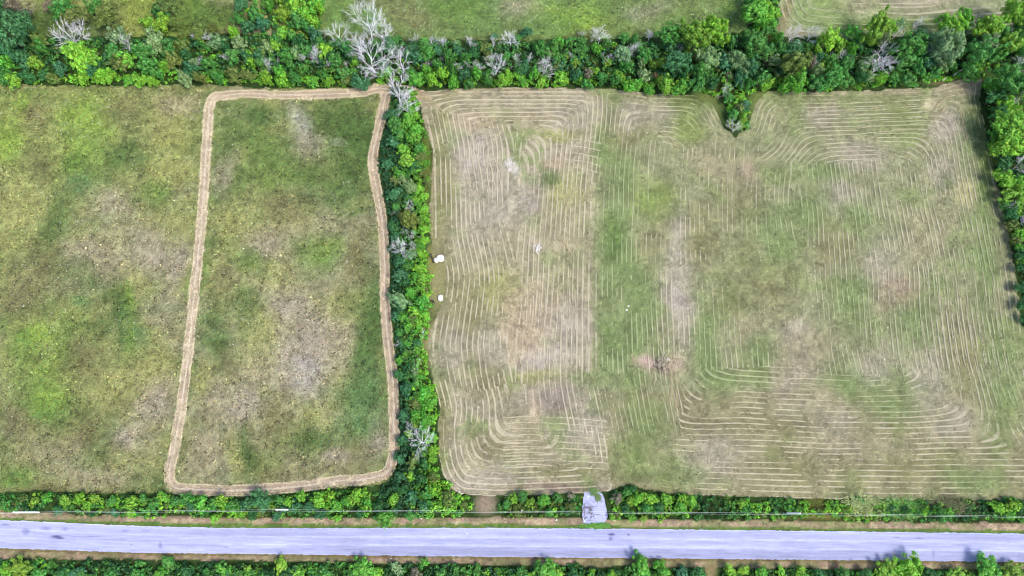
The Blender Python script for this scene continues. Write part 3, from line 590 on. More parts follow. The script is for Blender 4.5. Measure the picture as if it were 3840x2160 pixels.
H_SCRUB = sp([(640, -40), (806, -40), (806, 40), (812, 100), (640, 100), (600, 60)])
DG, MG, LM, TE, OLV, PL = (.028, .11, .028), (.068, .22, .038), (.15, .38, .03), (.034, .130, .050), (.11, .165, .035), (.20, .30, .14)
def clumps(name, poly, dens, hmax, pal, label, edge=None, leaf=.26, per=20, seed=0):
    """pal: [(colour, weight)], edge: function(u,v)->painted side light: lime where lit, dark teal where shaded"""
    w_ = [unproj(a, b) for a, b in poly]; xs = [p[0] for p in w_]; ys = [p[1] for p in w_]
    x0, x1, y0, y1 = max(min(xs), -176), min(max(xs), 176), max(min(ys), -26), min(max(ys), 165)
    n = int((x1 - x0) * (y1 - y0) * dens); x = RNG.uniform(x0, x1, n); y = RNG.uniform(y0, y1, n)
    m = inpoly(x + (fbm(x, y, .4, 1 + seed, 2) - .5) * 2.4, y + (fbm(x, y, .4, 3 + seed, 2) - .5) * 2.4, w_); x, y = x[m], y[m]; n = len(x)
    u, v = proj(x, y); d, *_ = segdist(x, y, w_, True)
    rise = sstep(0, 2.2, d); mound = fbm(x, y, .16, 2 + seed, 3)
    h = hmax * (.18 + .82 * rise) * (.2 + 1.1 * sstep(.3, .7, mound)) + .3
    cw = np.array([p[1] for p in pal], float); cw = np.cumsum(cw / cw.sum())
    sel = np.clip(fbm(x, y, .22, 5 + seed, 3) * 1.9 - .45 + RNG.normal(0, .12, n), 0, .999); ci = np.searchsorted(cw, sel)
    C = np.array([p[0] for p in pal])[np.clip(ci, 0, len(pal) - 1)]
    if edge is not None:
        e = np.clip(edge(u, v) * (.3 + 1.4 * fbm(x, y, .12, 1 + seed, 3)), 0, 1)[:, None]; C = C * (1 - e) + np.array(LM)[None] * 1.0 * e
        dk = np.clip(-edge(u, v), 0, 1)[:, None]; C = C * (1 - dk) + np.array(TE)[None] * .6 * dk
    C = C * RNG.uniform(.7, 1.3, n)[:, None]
    R = RNG.uniform(.45, 1.0, n) * (.6 + .15 * hmax)
    idx_ = np.repeat(np.arange(n), per); D = RNG.normal(size=(len(idx_), 3)); D[:, 2] = np.abs(D[:, 2]) * .9 + .1; D /= np.linalg.norm(D, axis=1, keepdims=True)
    rr = R[idx_] * RNG.uniform(.6, 1.05, len(idx_)); P = np.stack([x[idx_], y[idx_], h[idx_] * .75 - .1], 1) + D * rr[:, None] * np.array([1, 1, .8])
    P[:, 2] = np.maximum(P[:, 2], .08)
    Nn = D + RNG.normal(0, .45, D.shape)
    V, F = quads(P, Nn, RNG.uniform(.55, 1.15, len(P)) * leaf, 1.15)
    link(name, new_mesh(name, V, F, M['scrub'], np.repeat(C[idx_], 4, 0)), kind='stuff', label=label, category='undergrowth')
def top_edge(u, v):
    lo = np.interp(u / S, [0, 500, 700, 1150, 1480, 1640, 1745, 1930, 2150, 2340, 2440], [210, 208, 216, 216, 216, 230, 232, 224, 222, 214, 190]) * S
    return sstep(44, 10, lo - v) * 1.25  # sunlit front of the hedge, painted as lime leaf colour
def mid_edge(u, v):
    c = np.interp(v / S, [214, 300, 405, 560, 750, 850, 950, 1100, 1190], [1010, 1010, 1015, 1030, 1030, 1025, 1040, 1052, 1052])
    return np.clip((u / S - c) / 34, -.9, .95)  # lit right side lime, shaded left side dark, painted into the leaves
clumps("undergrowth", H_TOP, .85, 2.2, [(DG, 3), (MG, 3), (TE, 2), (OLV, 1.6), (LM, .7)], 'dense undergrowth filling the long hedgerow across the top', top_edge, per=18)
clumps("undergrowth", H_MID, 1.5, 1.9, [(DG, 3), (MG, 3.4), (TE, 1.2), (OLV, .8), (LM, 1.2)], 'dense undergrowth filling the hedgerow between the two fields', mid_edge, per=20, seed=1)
clumps("undergrowth", H_RL, 1.7, 1.1, [(DG, 1.5), (MG, 3.5), (LM, 2.6), (OLV, 1.2)], 'leafy scrub along the roadside below the left meadow', per=20, leaf=.22, seed=2)
clumps("undergrowth", H_RM, 1.8, .9, [(DG, 1.5), (MG, 3), (OLV, 2.4), (LM, .7)], 'short patch of roadside scrub left of the gravel driveway', per=20, leaf=.2, seed=3)
clumps("undergrowth", H_RR, 1.7, 1.0, [(DG, 1.2), (MG, 3), (LM, 3.2), (OLV, 1.4)], 'long strip of roadside scrub right of the gravel driveway', per=20, leaf=.21, seed=4)
clumps("undergrowth", H_BOT, 1.5, 1.8, [(DG, 3.2), (MG, 4), (TE, .8), (LM, .6)], 'dark green scrub below the road, left of the grassy gap', per=18, seed=5)
clumps("undergrowth", H_BOT2, 1.5, 1.8, [(DG, 3), (MG, 4), (TE, .6), (LM, 1.2)], 'dark green scrub below the road, right of the grassy gap', per=18, seed=6)
clumps("undergrowth", H_RGT, 1.0, 2.2, [(DG, 2), (MG, 3), (LM, 2.2), (OLV, 1)], 'undergrowth of the hedgerow on the right edge', per=18, seed=7)
clumps("undergrowth", H_STRIP, 1.2, 2.6, [(DG, 3), (MG, 4), (LM, .8)], 'undergrowth of the short hedge between the two far fields', per=18, seed=1)
clumps("undergrowth", H_SCRUB, .8, 2.0, [(DG, 2), (MG, 3), (LM, 2.4), (OLV, 1.4)], 'leafy scrub at the left corner of the far green meadow', per=18, seed=2)

# ------------------------------------------------------------------ living trees and bushes
def crown_mesh(name, R, nl_, leaves, leaf, vz=.9, seed=0, lumpy=.34):
    g = np.random.default_rng(seed); D = g.normal(size=(nl_, 3)); D[:, 2] = np.abs(D[:, 2]) * 1.0 - .15; D /= np.linalg.norm(D, axis=1, keepdims=True)
    cr = R * g.uniform(.35, 1.02, nl_)[:, None] * (1 + .22 * (g.random(nl_) < .2))[:, None]; Cn = D * cr * np.array([1, 1, vz]); Cn[0] = (0, 0, R * .35)
    lr = R * g.uniform(lumpy * .5, lumpy * 1.05, nl_); wts = lr ** 2 / np.sum(lr ** 2); cnt = np.maximum((wts * leaves).astype(int), 8)
    idx_ = np.repeat(np.arange(nl_), cnt); E = g.normal(size=(len(idx_), 3)); E[:, 2] = E[:, 2] * .9 + .35; E /= np.linalg.norm(E, axis=1, keepdims=True)
    str_ = g.uniform(.65, 1.4, (nl_, 3)); P = Cn[idx_] + E * str_[idx_] * (lr[idx_] * (g.uniform(.72, 1.06, len(idx_)) + .35 * (g.random(len(idx_)) < .1)))[:, None]
    Nn = E + g.normal(0, .33, E.shape) + D[idx_] * .3
    V, F = quads(P, Nn, g.uniform(.6, 1.2, len(P)) * leaf, 1.15, rng=g)
    return new_mesh(name, V, F, M['leaf'])
def juniper_mesh(name, R, seed):
    g = np.random.default_rng(seed); P = []; Nn = []; T = []
    for i in range(26):
        a = g.uniform(0, 6.28); elv = g.uniform(.15, 1.35); L = R * g.uniform(.7, 1.15); d = np.array([math.cos(a) * math.cos(elv), math.sin(a) * math.cos(elv), math.sin(elv)])
        for t in np.linspace(.25, 1, 9):
            for q in range(6):
                p = d * L * t + g.normal(0, .09 * R * (1.2 - t), 3); p[2] -= .12 * R * t * t; P.append(p); T.append(d + g.normal(0, .35, 3)); Nn.append(np.array([0, 0, 1]) + g.normal(0, .6, 3))
    V, F = quads(np.array(P), np.array(Nn), g.uniform(.05, .09, len(P)) * R, 2.4, rng=g, tang=np.array(T))
    return new_mesh(name, V, F, M['leaf'])
BUSH = [crown_mesh("foliage", 1.5, 17 + 2 * s, 760, .16, 1.0, s, .36) for s in range(8)]             # R = 1.5 m
MIDT = [crown_mesh("crown", 2.6, 34, 2100, .18, 1.15, 20 + s, .28) for s in range(5)]            # R = 2.6 m
BIGT = [crown_mesh("crown", 4.4, 80, 6200, .21, 1.1, 40 + s, .21) for s in range(4)]            # R = 4.4 m
JUN = [juniper_mesh("foliage", 1.6, 60 + s) for s in range(3)]
def trunk_mesh(name, h, r, seed):
    g = np.random.default_rng(seed); segs = []; p = np.zeros(3)
    pts = [p.copy()]
    for i in range(4): p = p + np.array([g.normal(0, .05 * h), g.normal(0, .05 * h), h / 4]); pts.append(p.copy())
    for i in range(4): segs.append((pts[i], r * (1 - .15 * i), pts[i + 1], r * (1 - .15 * (i + 1))))
    for i in range(7):
        q = pts[g.integers(2, 5)]; a = g.uniform(0, 6.28); e = q + np.array([math.cos(a) * h * .35, math.sin(a) * h * .35, h * .3]); segs.append((q, r * .45, e, r * .15))
    V, F = tubes(segs, 6); return new_mesh(name, V, F, M['bark'], None, True)
TRK_B = trunk_mesh("stem", 1.2, .07, 1); TRK_M = trunk_mesh("trunk", 3.4, .14, 2); TRK_L = trunk_mesh("trunk", 6.4, .26, 3)

# colours: name -> (base colour)
CN = {'lime green': (.18, .41, .04), 'yellow-green': (.19, .35, .04), 'mid green': (.078, .25, .048), 'dark green': (.040, .155, .040), 'blue-green': (.055, .185, .075),
      'olive': (.13, .19, .045), 'pale grey-green': (.19, .31, .13), 'bright green': (.11, .34, .04), 'red-brown': (.22, .15, .09), 'grey-brown': (.19, .18, .12)}
LAND = [  # fixed points one can find in the photo (px) used to tell look-alikes apart
    ((1493, 358), 'dead tree over the track corner'), ((1381, 101), 'tallest dead tree'), ((1504, 231), 'forked dead tree'), ((1273, 145), 'round dead tree at far meadow edge'),
    ((261, 134), 'pale half-dead tree at upper left'), ((45, 115), 'big blue-green tree at upper left'), ((298, 216), 'large lime tree at upper left'), ((1858, 253), 'dead tree amid the top hedgerow'),
    ((2248, 138), 'dead tree beside the far meadow'), ((2598, 142), 'clump of big round trees'), ((2829, 90), 'hedge between far fields'), ((2770, 414), 'leafy spur into the field'),
    ((3003, 134), 'pair of dead trees below far striped field'), ((3320, 212), 'big grey dead tree at upper right'), ((3558, 104), 'tall leaning lime tree at upper right'), ((3774, 306), 'field corner at upper right'),
    ((1502, 939), 'radiating dead tree'), ((1650, 970), 'upper white boulder'), ((1650, 1118), 'lower white boulder'), ((1534, 831), 'round dark olive bush'), ((1581, 1659), 'lower dead tree in the middle hedge'), ((1482, 730), 'round blue-green bush'),
    ((2230, 1905), 'gravel driveway'), ((1822, 1890), 'bare gap in the roadside scrub'), ((1060, 1914), 'middle utility pole'), ((2973, 1923), 'right utility pole'), ((95, 1920), 'left utility pole'), ((2665, 2140), 'grassy gap below the road'),
    ((3812, 622), 'bare dead tree in right hedge'), ((640, 1845), 'lower left corner of the mown track'), ((800, 330), 'upper left corner of the mown track'), ((1109, 22), 'lime bush by far meadow corner'),
    ((3692, 2138), 'big tree at the lower right edge'), ((1366, 2131), 'large bush below the road'), ((2397, 2123), 'tall bush below the driveway'), ((620, 60), 'olive juniper at top left'), ((3253, 1900), 'pale clump of tall grass')]
USED = {}; PEND = []
def place_word(u, v):
    if v > 2090: return 'below the road'
    if v > 1820: return 'in the roadside scrub'
    if u > 3690 and v > 300: return 'in the right hedge'
    if 1380 < u < 1700 and v > 330: return 'in the middle hedge'
    if 2680 < u < 2840 and v > 330: return 'on the spur'
    if 2780 < u < 2930 and v < 110: return 'between the far fields'
    if u < 1220 and v < 130: return 'in the top left scrub'
    return 'in the top hedgerow'
SHORT = {'in the top hedgerow': 'hedgerow', 'in the middle hedge': 'hedge'}
def rel(u, v, lu, lv):
    dx, dy = u - lu, v - lv; d = math.hypot(dx, dy)
    far_ = 'just ' if d < 75 else ('' if d < 230 else 'well ')
    if abs(dx) > 2.2 * abs(dy): w_ = 'right of' if dx > 0 else 'left of'
    elif abs(dy) > 2.2 * abs(dx): w_ = 'below' if dy > 0 else 'above'
    else: w_ = ('lower ' if dy > 0 else 'upper ') + ('right of' if dx > 0 else 'left of')
    return far_ + w_
def auto_label(o, head, u, v):
    PEND.append((o, head, u, v))
def finish_labels():
    used = {}
    for (o, head, u, v) in PEND:
        if o.get('label_fixed'): continue
        ls = sorted(LAND, key=lambda L: math.hypot(u - L[0][0], v - L[0][1]))
        pw = place_word(u, v); cands = []
        ls = [L for L in ls if math.hypot(u - L[0][0], v - L[0][1]) > 14]
        for L in ls[:3]: cands.append(f"{head} {pw}, {rel(u, v, *L[0])} the {L[1]}")
        for L in ls[:3]: cands.append(f"{head}, {rel(u, v, *L[0])} the {L[1]}")
        cands = [c for c in cands if len(c.split()) <= 16]
        if not cands: cands = [' '.join(f"{head}, {rel(u, v, *ls[0][0])} the {ls[0][1]}".split()[:16])]
        ch = next((c for c in cands if c not in used), None)
        if ch is None:                                             # nothing else sets it apart from its twin: number along the row
            ch = cands[0]; used[ch].append((u, o))
        else: used[ch] = [(u, o)]
        o["label"] = ch
    for lab, items in used.items():
        if len(items) == 1: continue
        items.sort(key=lambda t: t[0]); W = ['leftmost', 'second', 'third', 'fourth', 'fifth', 'sixth', 'seventh', 'eighth']
        if len(items) > 8: continue
        for i, (u, o) in enumerate(items):
            w_ = W[i] + ' from left'
            if i == 0: w_ = 'leftmost'
            if i == len(items) - 1: w_ = 'rightmost'
            base = lab.replace('just ', '').replace('well ', '').replace('leafless ', '') if len(lab.split()) + len(w_.split()) > 16 else lab
            o["label"] = (w_ + ' ' + base) if 'from' not in w_ else (w_.split()[0] + ' ' + base + ' from left' if len(base.split()) < 14 else w_.split()[0] + ' ' + base)
SMALL = []
def plant(u, v, rpx, cname, kind=None, tone=1.0, h=None, head=None, land=None):
    zc = 1.5
    if 2700 < u < 2830 and 325 < v < 500: rpx *= .82
    for _ in range(3):
        x, y = unproj(u, v, zc); R = rpx / pxm(x, y, zc)
        k = kind or ('bush' if R < 2.1 else ('mid' if R < 3.6 else 'big'))
        if k in ('bush', 'juniper'): zc = R * .75 + (.6 if R > 1.2 else .2)
        elif k == 'mid': zc = max(R * .95, 2.2) + .5
        else: zc = R * 1.05 + 1.5
        if h: zc = h
        if v > 2090: zc = min(zc, R * .6)
    sz = 'small' if R < 1.5 else ('medium' if R < 2.6 else ('large' if R < 4.0 else 'very large'))
    base, par, tm, Rm, nm, pn, cat, th = {'bush': (BUSH, 'bush', TRK_B, 1.5, 'foliage', 'stem', 'bush', 1.2), 'juniper': (JUN, 'juniper', TRK_B, 1.6, 'foliage', 'stem', 'juniper', 1.2),
        'mid': (MIDT, 'tree', TRK_M, 2.6, 'crown', 'trunk', 'tree', 3.4), 'big': (BIGT, 'tree', TRK_L, 4.4, 'crown', 'trunk', 'tree', 6.4)}[k]
    nmn = {'bush': 'leafy_bush', 'juniper': 'juniper_bush', 'mid': 'broadleaf_tree', 'big': 'broadleaf_tree'}[k]
    hd = head or f"{sz} {cname} {'spiky juniper' if k == 'juniper' else par}"
    hd = hd.replace('very large', 'huge')
    o = thing(nmn, '', cat, (x, y, 0), random.uniform(0, 6.28), {'bush': 'bushes of the hedgerows', 'juniper': 'spiky junipers in the scrub', 'mid': 'leafy trees of the hedgerows', 'big': 'leafy trees of the hedgerows'}[k])
    s = R / Rm
    c = link(nm, random.choice(base), o); cc = CN[cname]; jt = random.uniform(.88, 1.14) * tone
    c.color = (cc[0] * jt * random.uniform(.9, 1.12), cc[1] * jt, cc[2] * jt * random.uniform(.85, 1.15), 1)
    ax = random.uniform(.76, 1.3); tall = 1.28 if v < 460 else (.7 if v > 2090 else .95); nar = 1.0
    if k == 'bush' and v < 330 and (int(u) * 7) % 5 < 2: tall = 1.75; nar = .8
    c.scale = (s * nar * ax, s * nar / ax, s * random.uniform(.85, 1.15) * tall); c.location = (0, 0, zc)
    c.rotation_euler = (random.uniform(-.15, .15), random.uniform(-.15, .15), random.uniform(0, 6.28))
    t = link(pn, tm, o); t.scale = (s, s, zc / th)
    auto_label(o, hd, u, v)
    return o
A, Bc, Cg, Dg, E, O, Pg, Br, Rb, Gb = 'lime green', 'yellow-green', 'mid green', 'dark green', 'blue-green', 'olive', 'pale grey-green', 'bright green', 'red-brown', 'grey-brown'
TREES = [
 # upper left
 (45,115,78,E,'big'),(45,190,40,E,),(298,216,58,A,'mid'),(345,232,34,A,),(270,190,30,A),(455,245,34,O),(480,232,30,A),(447,146,36,Pg),(585,165,40,Pg),(640,190,30,Cg),(93,224,30,E),(138,246,26,Bc),(20,240,34,Br),(20,290,30,Cg),
 (395,300,32,A),(533,308,26,A),(575,310,24,A),(490,310,24,A),(317,298,26,A),(60,305,28,Bc),(200,300,28,O),(120,300,24,Dg),(235,265,28,E),(350,275,26,E),(430,200,28,Cg),(540,200,32,Cg),(560,250,36,Cg),(620,255,26,A),(600,285,26,Cg),(660,240,34,O),(690,180,30,O),(700,215,26,Dg),(720,270,30,E),(730,240,20,Pg),(770,180,24,Cg),
 (790,245,26,Cg),(820,165,30,Pg),(850,190,26,Dg),(880,215,28,Cg),(900,170,28,Pg),(930,225,26,E),(945,240,22,A),(880,285,30,O),(930,290,30,O,'juniper'),(820,300,26,Cg),(760,300,26,O),(700,305,28,Pg),(170,290,22,Dg),(380,250,24,Dg),
 (157,165,38,O,'juniper'),(175,195,26,Cg),(399,75,48,O,'juniper'),(320,58,38,O,'juniper'),(634,30,44,O,'juniper'),(600,45,28,Dg),(56,34,34,Gb,'juniper'),(100,58,30,Gb,'juniper'),(194,24,32,Gb,'juniper'),(615,98,30,Bc),(559,90,26,A),(665,100,30,O,'juniper'),(240,40,36,Cg),(270,75,36,O,'juniper'),(365,25,30,Cg),(450,110,28,O,'juniper'),(10,30,26,Br),(420,30,24,O,'juniper'),
 (932,104,26,E),(900,80,24,Cg),(800,115,28,O,'juniper'),(880,130,24,A),(760,130,28,O),(690,140,26,O,'juniper'),(905,20,28,E),(960,60,30,Cg),(985,100,30,E),
 (1109,22,34,A),(1145,50,28,A),(1184,28,30,Br),(1169,85,26,A),(1205,40,22,A),(1060,55,28,Bc),(1015,30,26,Br),(1120,85,28,Cg),(1150,105,26,Cg),(1045,5,26,Bc),(1180,5,28,A),
 (1061,130,24,A),(1040,160,26,Cg),(1001,186,27,Pg),(1038,183,24,A),(1100,150,26,Cg),(1184,142,30,E),(1130,160,26,Dg),(1109,201,26,Pg),(1075,215,28,Cg),(970,215,26,E),(985,245,26,Cg),(1150,200,26,Cg),(1221,194,28,A),(1200,170,24,Cg),(1266,240,26,Cg),(1295,180,30,Cg),(1310,205,26,Dg),(1250,215,24,Dg),(1330,240,22,A),
 (1090,250,24,Cg),(1140,265,26,Cg),(1060,285,26,Br),(1180,313,28,A),(1061,309,26,A),(1110,300,26,Cg),(1005,310,26,A),(1220,290,26,Cg),(1235,315,22,A),(1290,280,28,Cg),(1345,308,32,E),(1370,318,22,E),(1300,310,22,O),(1325,275,24,Cg),(1440,250,24,Dg),(1450,275,20,Br),
 (1456,178,28,E),(1480,158,22,Cg),(1425,195,22,Dg),(1410,165,18,Cg),
 # top hedge, middle stretch
 (1567,222,27,E),(1601,207,28,Cg),(1545,190,22,E),(1590,170,22,Cg),(1640,200,22,E),(1661,282,26,A),(1595,150,12,A),(1709,168,16,Pg),(1690,220,24,Cg),(1720,200,22,E),(1750,225,24,Cg),(1640,250,24,Cg),(1600,275,26,Br),(1620,310,26,A),(1560,300,30,Br),(1540,280,22,Cg),(1700,270,24,Cg),(1740,290,24,E),(1780,205,24,Dg),(1820,185,22,O),(1830,215,22,O,'juniper'),(1851,140,14,E),
 (1790,290,24,Br),(1830,300,24,Cg),(1880,310,26,A),(1905,290,22,A),(1700,315,26,Br),(1760,320,24,Cg),(1900,220,22,Cg),(1940,150,18,Cg),(1976,130,22,E),(2028,188,30,Cg),(2060,205,22,Gb),(1970,250,22,E),(1955,270,22,Dg),(2000,290,24,Br),(1960,312,24,A),(2030,316,24,A),(2075,190,24,Cg),(2100,160,20,Br),(2140,165,22,Cg),(2180,160,20,Cg),
 (2090,220,20,Cg),(2106,298,26,A),(2120,212,14,Bc),(2159,240,18,Bc),(2097,250,16,Pg),(2160,290,26,E),(2190,195,22,Cg),(2233,190,24,Br),(2207,278,20,Gb),(2237,268,14,A),(2280,240,18,Bc),(2200,320,24,Cg),(2260,300,24,Cg),(2300,310,26,Cg),(2320,290,24,A),(2330,210,32,Pg),(2350,330,24,Br),(2380,160,24,Cg),(2340,150,22,Cg),(2280,165,18,Cg),
 (2352,256,24,Cg),(2412,290,26,Pg),(2416,212,28,Cg),(2449,245,18,Bc),(2475,238,18,Bc),(2400,245,20,Pg),(2460,283,10,Rb),(2475,300,16,Bc),(2434,338,26,A),(2501,326,34,A),(2545,335,28,Br),(2580,325,24,Cg),(2450,185,20,Dg),(2380,320,26,Br),
 # round trees
 (2513,138,42,Cg,'big'),(2510,185,26,E,'mid'),(2598,150,56,Bc,'big'),(2673,123,50,A,'big'),(2690,155,28,A,'mid'),(2747,162,28,Cg),(2790,140,26,Cg),(2829,165,42,Cg,'big'),
 (2829,50,46,Br,'big'),(2875,60,30,A),(2862,25,30,A),(2815,15,30,Cg),(2850,95,26,Br),(2870,120,22,Cg),
 (2535,245,45,E,'big'),(2560,280,26,Dg),(2650,228,42,Pg,'big'),(2625,275,34,Cg),(2575,205,16,Bc),(2710,240,32,E),(2755,240,38,Pg,'mid'),(2800,215,26,Cg),(2822,261,40,E,'mid'),(2865,205,34,Cg,'mid'),(2890,235,30,Pg),(2691,298,7,Bc),(2620,320,30,Cg),(2670,325,26,Dg),(2770,300,30,E),(2850,310,34,Cg),(2870,325,26,A),(2800,325,26,Cg),(2735,295,20,Gb),
 (2729,330,24,Pg),(2729,375,22,Cg),(2777,372,24,A),(2790,400,22,E),(2770,412,26,O),(2750,435,22,Cg),(2785,445,22,A),(2775,470,22,Bc),(2740,480,18,O,'juniper'),(2800,470,16,Cg),
 # top hedge, right stretch
 (2902,50,26,A),(2890,90,22,Br),(2910,150,24,Br),(2930,190,28,Cg),(2973,246,50,O,'big'),(2965,200,36,E),(3020,180,24,Cg),(3060,200,22,Bc),(3104,157,42,A,'mid'),(3145,180,26,Bc),(3040,240,24,Gb),(3074,253,22,Bc),(3070,225,24,E),(3050,280,26,Pg),(3110,240,28,Cg),(3193,128,28,Br,'mid'),(3190,190,26,Br),(3160,255,28,Cg),(3180,230,24,Dg),
 (2984,317,40,Br,'mid'),(2950,330,26,Br),(3060,320,30,Cg),(3118,306,42,Cg,'mid'),(3170,310,28,Cg),(3220,300,26,Dg),(3283,108,52,Bc,'big'),(3335,110,26,A,'mid'),(3372,100,22,Pg),(3260,150,30,Bc),(3310,160,26,Pg),(3215,170,24,Dg),(3240,240,26,Pg),(3230,270,22,Pg),(3290,305,22,A),(3310,290,20,A),(3255,295,24,Pg),
 (3402,190,52,Cg,'big'),(3440,140,32,E,'mid'),(3380,240,36,Cg),(3439,262,34,Cg,'mid'),(3480,150,30,Pg,'mid'),(3543,186,58,Pg,'big'),(3558,104,46,A,'big'),(3560,140,36,Bc,'big'),(3614,80,36,Br,'big'),(3500,280,28,Cg),(3460,300,24,Br),(3400,300,28,Cg),(3350,300,24,Cg),(3480,230,30,E),(3520,240,30,Pg),(3560,250,24,Cg),
 (3655,200,48,Cg,'big'),(3700,110,46,A,'big'),(3740,140,34,Cg,'mid'),(3700,170,36,Pg,'big'),(3620,270,30,Cg),(3648,245,30,Br,'mid'),(3680,220,28,Cg),(3793,60,48,A,'big'),(3830,110,36,Cg,'big'),(3774,170,40,Bc,'big'),(3820,175,30,A,'mid'),(3740,200,36,Cg,'mid'),(3650,290,20,Br),(3820,220,26,Cg),
 # right hedge
 (3774,306,58,Cg,'big'),(3830,330,46,A,'big'),(3710,330,26,Br),(3720,370,34,Dg,'mid'),(3756,395,28,A),(3790,360,36,Pg,'mid'),(3740,430,28,Dg),(3800,420,22,A),(3774,484,60,A,'big'),(3830,470,46,A,'big'),(3735,500,34,Br,'mid'),(3760,565,46,A,'mid'),(3820,555,42,A,'mid'),(3720,550,22,Br),(3760,620,28,Dg),(3756,670,34,A),(3800,690,34,A,'mid'),(3774,734,30,Bc),(3820,740,30,A),(3760,770,20,Cg),
 (3793,800,26,Dg),(3815,790,20,A),(3793,845,24,O),(3820,880,24,A),(3800,900,20,O),(3827,960,24,Dg),(3835,1010,26,Dg),(3815,930,18,Br),(3832,1080,26,Dg),(3838,1140,26,Dg),(3842,1200,24,Dg),
 # middle hedge
 (1512,562,24,A),(1475,540,24,E),(1540,520,26,Br),(1570,560,20,Cg),(1452,620,22,E),(1526,611,28,Bc),(1480,632,12,A),(1593,652,24,O,'juniper'),(1579,590,24,O,'juniper'),(1560,630,22,Dg),(1482,678,20,O,'juniper'),(1500,660,20,Br),(1482,730,27,E),(1515,680,22,Pg),(1540,700,24,Pg),(1571,712,18,A),(1590,740,18,A),(1560,750,16,A),(1600,690,18,O,'juniper'),
 (1480,470,30,Cg),(1530,455,30,Br),(1560,490,24,Br),(1500,500,26,Cg),(1470,440,24,E),(1540,410,22,Br),(1560,430,18,A),(1534,831,38,O),(1590,790,19,A),(1598,825,18,A),(1594,862,20,A),(1590,900,18,A),(1485,780,18,Cg),(1478,850,22,Dg),(1485,890,20,E),(1545,958,22,Pg),(1575,950,18,A),(1500,905,16,Cg),(1575,920,16,Br),(1500,985,22,E),(1530,1000,20,Cg),
 (1575,1010,24,A),(1585,1045,24,A),(1560,1040,20,Br),(1497,1036,28,E),(1520,1060,22,Dg),(1493,1125,34,Pg),(1500,1150,20,E),(1540,1100,22,Br),(1586,1136,30,Br),(1595,1110,20,A),(1594,1184,24,A),(1560,1170,24,A),(1512,1192,20,Br),(1550,1200,20,O),(1485,1190,18,E),(1530,1225,20,Br),(1570,1215,16,A),
 (1500,1250,18,Cg),(1526,1289,19,Br),(1564,1292,18,E),(1508,1290,14,E),(1540,1262,16,O),(1523,1333,16,A),(1500,1350,16,Br),(1504,1389,9,A),(1556,1393,18,Pg),(1579,1415,16,Br),(1500,1410,20,Dg),(1530,1400,16,Cg),(1523,1460,26,E),(1560,1440,18,Cg),(1594,1482,32,Br),(1565,1490,20,A),(1608,1520,26,Br),(1556,1516,24,O),(1620,1495,18,A),(1512,1561,22,E),(1560,1560,24,Br),(1600,1570,24,Br),(1590,1600,20,Br),
 (1556,1594,16,Bc),(1534,1627,18,Bc),(1620,1640,18,Br),(1625,1690,20,A),(1510,1650,20,E),(1620,1720,18,A),(1545,1732,30,O,'juniper'),(1500,1720,22,E),(1590,1740,20,Dg),(1538,1784,18,A),(1500,1790,20,E),(1580,1800,20,Dg),(1625,1790,20,O),(1541,1870,24,E),(1600,1850,22,Cg),(1510,1840,20,Dg),(1620,1890,20,Cg),(1683,1873,28,O),(1660,1860,16,Bc),(1590,1900,22,E),(1740,1890,14,O),(1720,1925,14,Cg),
 # roadside, left
 (496,1881,26,A),(540,1870,20,Cg),(580,1890,22,Cg),(615,1862,22,A),(660,1880,22,Cg),(700,1870,22,Cg),(757,1888,32,Br),(720,1900,20,E),(800,1890,20,Cg),(835,1881,24,A),(870,1895,20,Cg),(932,1885,30,E),(986,1877,36,E),(1050,1875,20,Cg),(1083,1884,19,A),(1060,1905,18,E),(1128,1862,20,A),(1110,1900,22,E),(1160,1900,20,E),(1199,1873,28,A),(1240,1860,20,A),(1260,1900,22,Br),(1333,1865,28,A),(1300,1880,20,Br),(1380,1880,20,Br),
 (1370,1850,18,A),(1420,1900,20,Dg),(1474,1873,22,A),(1448,1945,30,Br),(1455,1962,14,Br),(805,1944,19,A),(220,1918,18,E),(429,1922,18,E),(489,1926,16,A),(300,1870,22,A),(360,1868,20,Bc),(250,1875,20,Bc),(180,1868,20,Br),(130,1880,20,Bc),(90,1870,16,O),(420,1880,18,Cg),(1265,1945,16,A),(1540,1935,20,Cg),(330,1895,18,A),(1200,1930,20,E),(1040,1935,18,E),(950,1930,20,Dg),(1350,1925,18,Dg),
 # roadside, centre and right
 (1925,1870,18,A),(1960,1860,20,Cg),(1990,1885,18,Bc),(2040,1875,24,Br),(2090,1870,18,Cg),(2140,1900,18,O),(2060,1920,18,Cg),(1900,1890,16,Cg),(1940,1925,16,O),(2140,1860,14,Gb),
 (2311,1870,20,Gb),(2367,1880,18,Bc),(2393,1872,22,A),(2438,1870,24,A),(2498,1872,22,A),(2470,1900,22,Dg),(2550,1900,22,Br),(2367,1938,20,Br),(2345,1905,18,Dg),(2415,1946,14,Bc),(2590,1880,20,A),(2630,1890,20,Br),(2560,1870,18,A),(2680,1895,20,A),(2720,1880,18,Br),(2780,1890,16,Bc),(2350,1845,18,Cg),(2425,1905,20,Cg),(2295,1940,13,A),(2900,1890,22,Br),(2940,1900,22,Dg),(3000,1885,20,Br),(2930,1930,18,Br),(3189,1911,12,Bc),(3529,1933,24,Cg),(3560,1920,16,Br),(3740,1905,26,A),(3800,1900,26,A),(3820,1915,16,Dg),(3780,1930,20,Br),(2375,1835,16,Dg),
 # below the road
